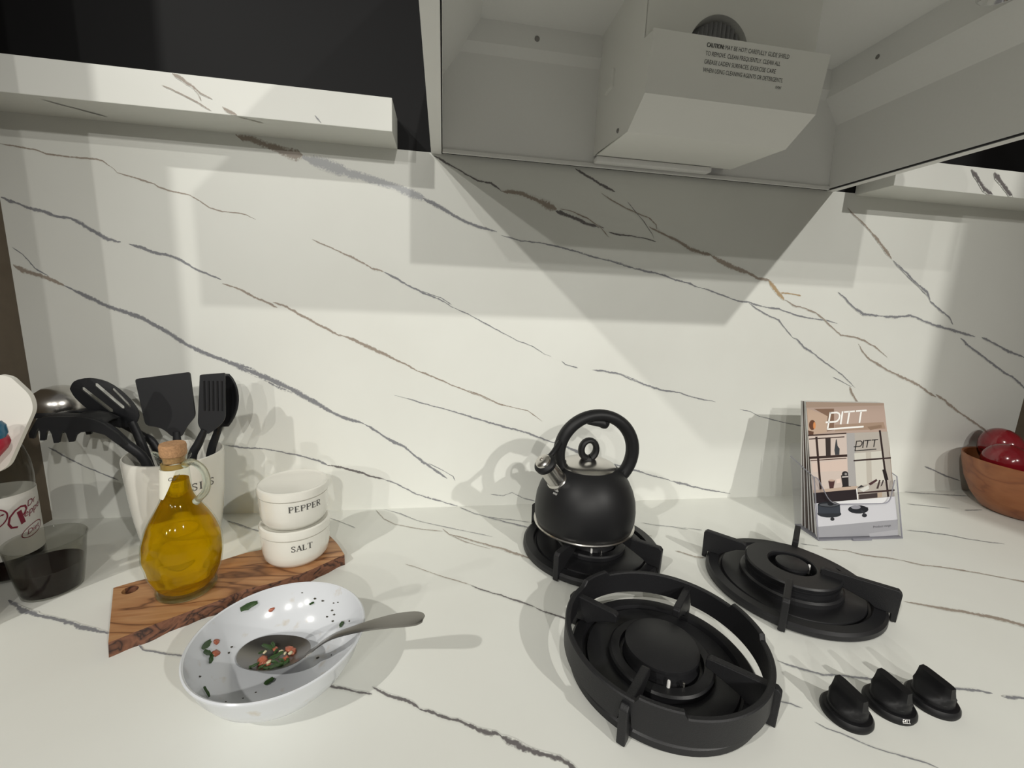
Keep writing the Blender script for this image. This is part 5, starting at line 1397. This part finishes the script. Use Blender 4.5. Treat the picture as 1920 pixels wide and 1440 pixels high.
def blob(r, seed, sq=(1, 1, 1)):
    rnd = random.Random(seed)
    bm = bmesh.new()
    bmesh.ops.create_icosphere(bm, subdivisions=2, radius=r)
    for v in bm.verts:
        v.co = Vector((v.co.x * sq[0], v.co.y * sq[1], v.co.z * sq[2])) * rnd.uniform(.75, 1.2)
    bm.verts.index_update()
    d = ([tuple(v.co) for v in bm.verts], [tuple(v.index for v in f.verts) for f in bm.faces])
    bm.free()
    return d
def leaf(length, width, seed):
    rnd = random.Random(seed)
    V, F = [], []
    n_ = 5
    for i in range(n_ + 1):
        s = i / n_
        w = width * (.35 + .65 * math.sin(PI * (.15 + .75 * s))) * rnd.uniform(.8, 1.15)
        c = rnd.uniform(-.1, .1) * width
        for u in (-1, 0, 1):
            V.append(((s - .5) * length, c + u * w / 2, .0006 + .0012 * abs(u) * rnd.uniform(.4, 1.2)))
    F = [(i * 3 + j, i * 3 + j + 1, (i + 1) * 3 + j + 1, (i + 1) * 3 + j) for i in range(n_) for j in range(2)]
    k = len(V)
    V += [(x, y, z - .0006) for x, y, z in V]
    F += [tuple(a_ + k for a_ in reversed(f)) for f in F]
    rim = [i * 3 for i in range(n_ + 1)] + [n_ * 3 + 1] + [i * 3 + 2 for i in range(n_, -1, -1)] + [1]
    F += [(rim[i], rim[(i + 1) % len(rim)], rim[(i + 1) % len(rim)] + k, rim[i] + k) for i in range(len(rim))]
    return V, F
def on_bowl(o, p, spin):
    """lay a scrap on the inside of the bowl, aligned with its slope"""
    x, y, z = p
    d = Vector((x - BC[0], y - BC[1]))
    r_ = d.length
    s = max(0, (r_ - .03) / .05) * 1.35
    ax_ = Vector((-d.y, d.x, 0)).normalized() if r_ > 1e-4 else Vector((1, 0, 0))
    nrm_ = (Vector((0, 0, 1)) - Vector((d.x, d.y, 0)).normalized() * math.tan(min(1.2, s))).normalized()
    q = Vector((0, 0, 1)).rotation_difference(nrm_)
    o.rotation_mode = 'QUATERNION'
    from mathutils import Quaternion
    o.rotation_quaternion = q @ Quaternion((0, 0, 1), spin)
    o.location = Vector(p) + nrm_ * .0006

herbs = [((-.5751, -.3212, .0473), .0175, .0068, .75, 'diamond-shaped dark green leaf scrap stuck high inside the white bowl'),
         ((-.5964, -.3696, .0418), .0125, .0058, 1.4, 'largest dark green leaf scrap above the tomato crumb on the bowl side'),
         ((-.5936, -.3738, .0352), .0105, .0045, .5, 'dark green leaf scrap touching the tomato crumb on the bowl side'),
         ((-.5905, -.3757, .0300), .0090, .0042, 2.0, 'smallest green leaf scrap below the tomato crumb on the bowl side'),
         ((-.4718, -.3360, .0266), .0070, .0052, .2, 'small square green scrap stuck near the spoon handle in the bowl'),
         ((-.5769, -.4124, .0262), .012, .0022, -.6, 'thin dark sliver of herb stuck low inside the bowl'),
         ((-.5322, -.3856, .0061), .009, .0060, .9, 'dark green scrap on the bowl floor under the spoon'),
         ((-.5122, -.3066, .0350), .0055, .0026, .3, 'small blackish herb scrap on the clean side of the bowl')]
for i, (p, l, w, a_, lab) in enumerate(herbs):
    o = tag(mesh('herb_scrap', leaf(l, w, i), M['herb'], angle=60), lab, 'food scrap', 'salsa scraps in the white bowl')
    on_bowl(o, p, a_)
for i, (p, r_, lab) in enumerate([((-.5544, -.3135, .0350), .0026, 'small round orange drop on the white bowl side'),
                                  ((-.5891, -.3674, .0290), .0040, 'red tomato crumb stuck beside green scraps on the bowl side'),
                                  ((-.5917, -.3594, .0357), .0032, 'tiny orange tomato crumb above the red one on the bowl side')]):
    o = tag(mesh('tomato_scrap', blob(r_, 40 + i, (1.2, .8, .45)), M['tomato'], angle=80), lab, 'food scrap', 'salsa scraps in the white bowl')
    on_bowl(o, p, .6)
# salsa on the spoon
SX = lambda p: (p[0], p[1])
zf = .0150
salsa = [(-.5445, -.3690, .0052, 't'), (-.5385, -.3735, .0040, 't'), (-.5215, -.3570, .0045, 't'), (-.5170, -.3610, .0034, 't'), (-.5225, -.3700, .0040, 't'), (-.5370, -.3545, .0030, 't'),
         (-.5455, -.3530, .0150, 'h'), (-.5400, -.3510, .0100, 'h'), (-.5480, -.3590, .0090, 'h'), (-.5320, -.3670, .0180, 'h'), (-.5490, -.3770, .0110, 'h'), (-.5270, -.3800, .0150, 'h'), (-.5210, -.3770, .0120, 'h'), (-.5345, -.3815, .0110, 'h'),
         (-.5300, -.3760, .0100, 'h'), (-.5250, -.3730, .0090, 'h'), (-.5180, -.3735, .0080, 'h'), (-.5410, -.3790, .0085, 'h'), (-.5345, -.3600, .0070, 'h'),
         (-.5180, -.3660, .0022, 'o'), (-.5290, -.3610, .0018, 'o'), (-.5360, -.3750, .0020, 'o'), (-.5235, -.3650, .0017, 'o'), (-.5445, -.3620, .0018, 'o')]
for i, (x, y, r_, k) in enumerate(salsa):
    if k == 't': o = tag(mesh('tomato_piece', blob(r_, 60 + i, (1.15, .9, .6)), M['tomato'], angle=80), 'chopped red tomato piece lying on the spoon', 'food scrap', 'salsa on the spoon')
    elif k == 'h': o = tag(mesh('herb_piece', leaf(r_ * .85, r_ * .36, 60 + i), M['herb'], angle=60), 'chopped green herb piece lying on the spoon', 'food scrap', 'salsa on the spoon')
    else: o = tag(mesh('onion_bit', blob(r_, 60 + i, (1.3, .8, .7)), M['onion'], angle=80), 'tiny pale onion bit lying on the spoon', 'food scrap', 'salsa on the spoon')
    o.location = (x, y, zf + (.0022 if k == 't' else .0030 if k == 'h' else .005) + .0004 * (i % 4))
    o.rotation_euler = (random.uniform(-.3, .3), random.uniform(-.3, .3), random.uniform(0, 3))
specks = [(-.4995, -.3083, .0382), (-.4804, -.3165, .041), (-.4869, -.3178, .0317), (-.4835, -.322, .0294), (-.4921, -.3201, .0257), (-.4843, -.3264, .0244), (-.5246, -.3012, .0454), (-.5811, -.359, .0214), (-.5883, -.3984, .0317), (-.5409, -.3965, .0063), (-.5091, -.3052, .0395), (-.463, -.3397, .0335), (-.5807, -.3534, .0233), (-.4859, -.3141, .0387), (-.5495, -.4038, .0083), (-.4925, -.3603, .0075), (-.4778, -.3622, .0113), (-.5607, -.4122, .0144)]
tag(mesh('herb_flecks', join(*[mv(blob(random.uniform(.0007, .0015), 90 + i, (1.3, .8, .6)), *p) for i, p in enumerate(specks)]), M['fleck']), 'tiny dark herb flecks scattered inside the white bowl', 'flecks', kind='stuff')

# ------------------------------------------------------------------ drinks at the left end
SB = (-.944, -.155)
sb = tag(empty('soda_bottle', (SB[0], SB[1], 0)), 'clear plastic soda bottle with white label and maroon lettering', 'bottle')
mesh('shell', lathe([(0, .004), (.018, .004), (.026, 0), (.031, .004), (.0335, .014), (.0335, .030), (.0330, .033), (.0330, .122), (.0335, .126), (.0338, .140), (.0325, .158), (.0285, .176), (.0220, .192), (.0160, .204), (.0135, .210), (.0130, .222), (.0110, .222), (.0112, .210)], 56), M['pet'], sb)
mesh('screw_cap', lathe([(0, .226), (.0135, .226), (.0145, .224), (.0145, .213), (.0135, .2125)], 36), M['white_silicone'], sb)
mesh('soda', lathe([(0, .006), (.019, .006), (.026, .003), (.030, .006), (.0322, .016), (.0322, .027), (0, .027)], 48), M['cola'], sb)
lab = mesh('label', lathe([(.0337, .034), (.0338, .036), (.0338, .118), (.0337, .120)], 56), M['label_white'], sb)
def on_soda(az, z0, s=1.0, sl=.30):
    def fn(x, y, z=0):
        a_ = math.radians(az) + x * s / .034
        return (.0342 * math.cos(a_), .0342 * math.sin(a_), z0 + y * s + x * s * sl)
    return fn
def put(d, fn): return [fn(*q[:2]) for q in d[0]], d[1]
def oval(rx, ry, w, n_=32, a_0=0, a_1=360):
    pts = [(rx * math.cos(math.radians(a_0 + (a_1 - a_0) * i / n_)), ry * math.sin(math.radians(a_0 + (a_1 - a_0) * i / n_))) for i in range(n_ + 1)]
    return [(pts, w)]
parts = [strokes(oval(.0165, .0135, .0016), on_soda(-70, .092)), put(text_data('Dr', .020, shear=.25, align='CENTER'), on_soda(-69, .0865)),
         strokes([([(-.002, -.0135), (-.0075, -.0105), (-.0095, -.004), (-.0075, .004), (-.002, .0095), (.004, .0112), (.0085, .009), (.0095, .004), (.0065, -.0005), (.002, -.002)], .0022), ([(.0015, .0065), (.0040, -.0125)], .0048)], on_soda(-27, .0905)),
         put(text_data('epper', .0125, shear=.2), on_soda(-19, .0860)), put(text_data('Dr', .0115, shear=.2), on_soda(-10, .0985)),
         strokes(oval(.0135, .0075, .0010), on_soda(-4, .0660)), put(text_data('Diet', .0095, shear=.25, align='CENTER'), on_soda(-4, .0632))]
mesh('label_lettering', join(*parts), M['maroon'], lab, smooth=False)

cup = tag(empty('plastic_cup', (-.866, -.196, 0)), 'clear plastic cup half full of dark cola', 'cup')
mesh('shell', lathe([(0, .0015), (.026, .0015), (.0275, 0), (.0295, .001), (.0310, .010), (.0350, .036), (.0385, .066), (.0396, .069), (.0402, .0705), (.0394, .0718), (.0384, .0705), (.0376, .066), (.0341, .036), (.0302, .010), (.0285, .003), (0, .0025)], 56), M['cup_plastic'], cup)
mesh('cola', lathe([(0, .0030), (.0283, .0030), (.0300, .010), (.0333, .032), (.0338, .0365), (.0320, .0362), (0, .0362)], 48), M['cola'], cup)

can = tag(mesh('white_canister', lathe([(0, 0), (.048, 0), (.052, .003), (.053, .010), (.053, .120), (.052, .123), (.049, .123), (.049, .012), (0, .010)], 64), M['ceramic'], None, (-.936, -.268, 0)),
          'plain white canister at the brown panel holding a silicone spatula', 'canister')
CN = (-.936, -.268, .0105)
sv = tag(empty('silicone_spatula', CN), 'white silicone spatula with broad blade leaning out of canister', 'utensil')
hd = rounded([(-.8580, .250), (-.8360, .2960), (-.8260, .2930), (-.8130, .272), (-.8120, .256), (-.8400, .192), (-.8500, .185), (-.8640, .200)], [.010, .004, .004, .007, .007, .01, .004, .01], 5)
o = mesh('blade', plate(hd, th=.0055, fn=lambda x, z, d: (x - CN[0], -.250 - CN[1] + d + (x + .83) * .25, z - CN[2])), M['white_silicone'], sv, smooth=False)
bv = o.modifiers.new('bevel', 'BEVEL'); bv.width = .0018; bv.segments = 3; bv.limit_method = 'ANGLE'
mesh('handle', tube([(-.853 - CN[0], -.256 - CN[1], .198 - CN[2]), (-.8890 - CN[0], -.258 - CN[1], .150 - CN[2]), (-.9060 - CN[0], -.262 - CN[1], .118 - CN[2]), (-.938 - CN[0], -.266 - CN[1], .003)], [.006, .006, .0055, .0055], 12), M['white_silicone'], sv)
rv = tag(empty('red_tool', CN), 'red rubber tool handle with blue band in front of white spatula', 'utensil')
p0, p1 = Vector((-.8215 - CN[0], -.280 - CN[1], .236 - CN[2])), Vector((-.9050 - CN[0], -.284 - CN[1], .128 - CN[2]))
mesh('grip', tube([p0 + (p0 - p1).normalized() * q for q in (.002, .0, -.004, -.010, -.03, -.06, -.10)] + [p1], [.004, .0085, .0115, .0125, .0115, .009, .007, .006], 16), M['red_silicone'], rv)
mesh('blue_band', tube([p0 + Vector((-.004, -.002, .013)), p0 + Vector((-.003, -.002, .010)), p0 + Vector((-.003, -.002, .003)), p0 + Vector((-.004, -.002, -.001))], [.0085, .0105, .0110, .0095], 20), M['blue'], rv)
mesh('shaft', tube([p1, (-.930 - CN[0], -.276 - CN[1], .0030)], .005, 10), M['steel'], rv)
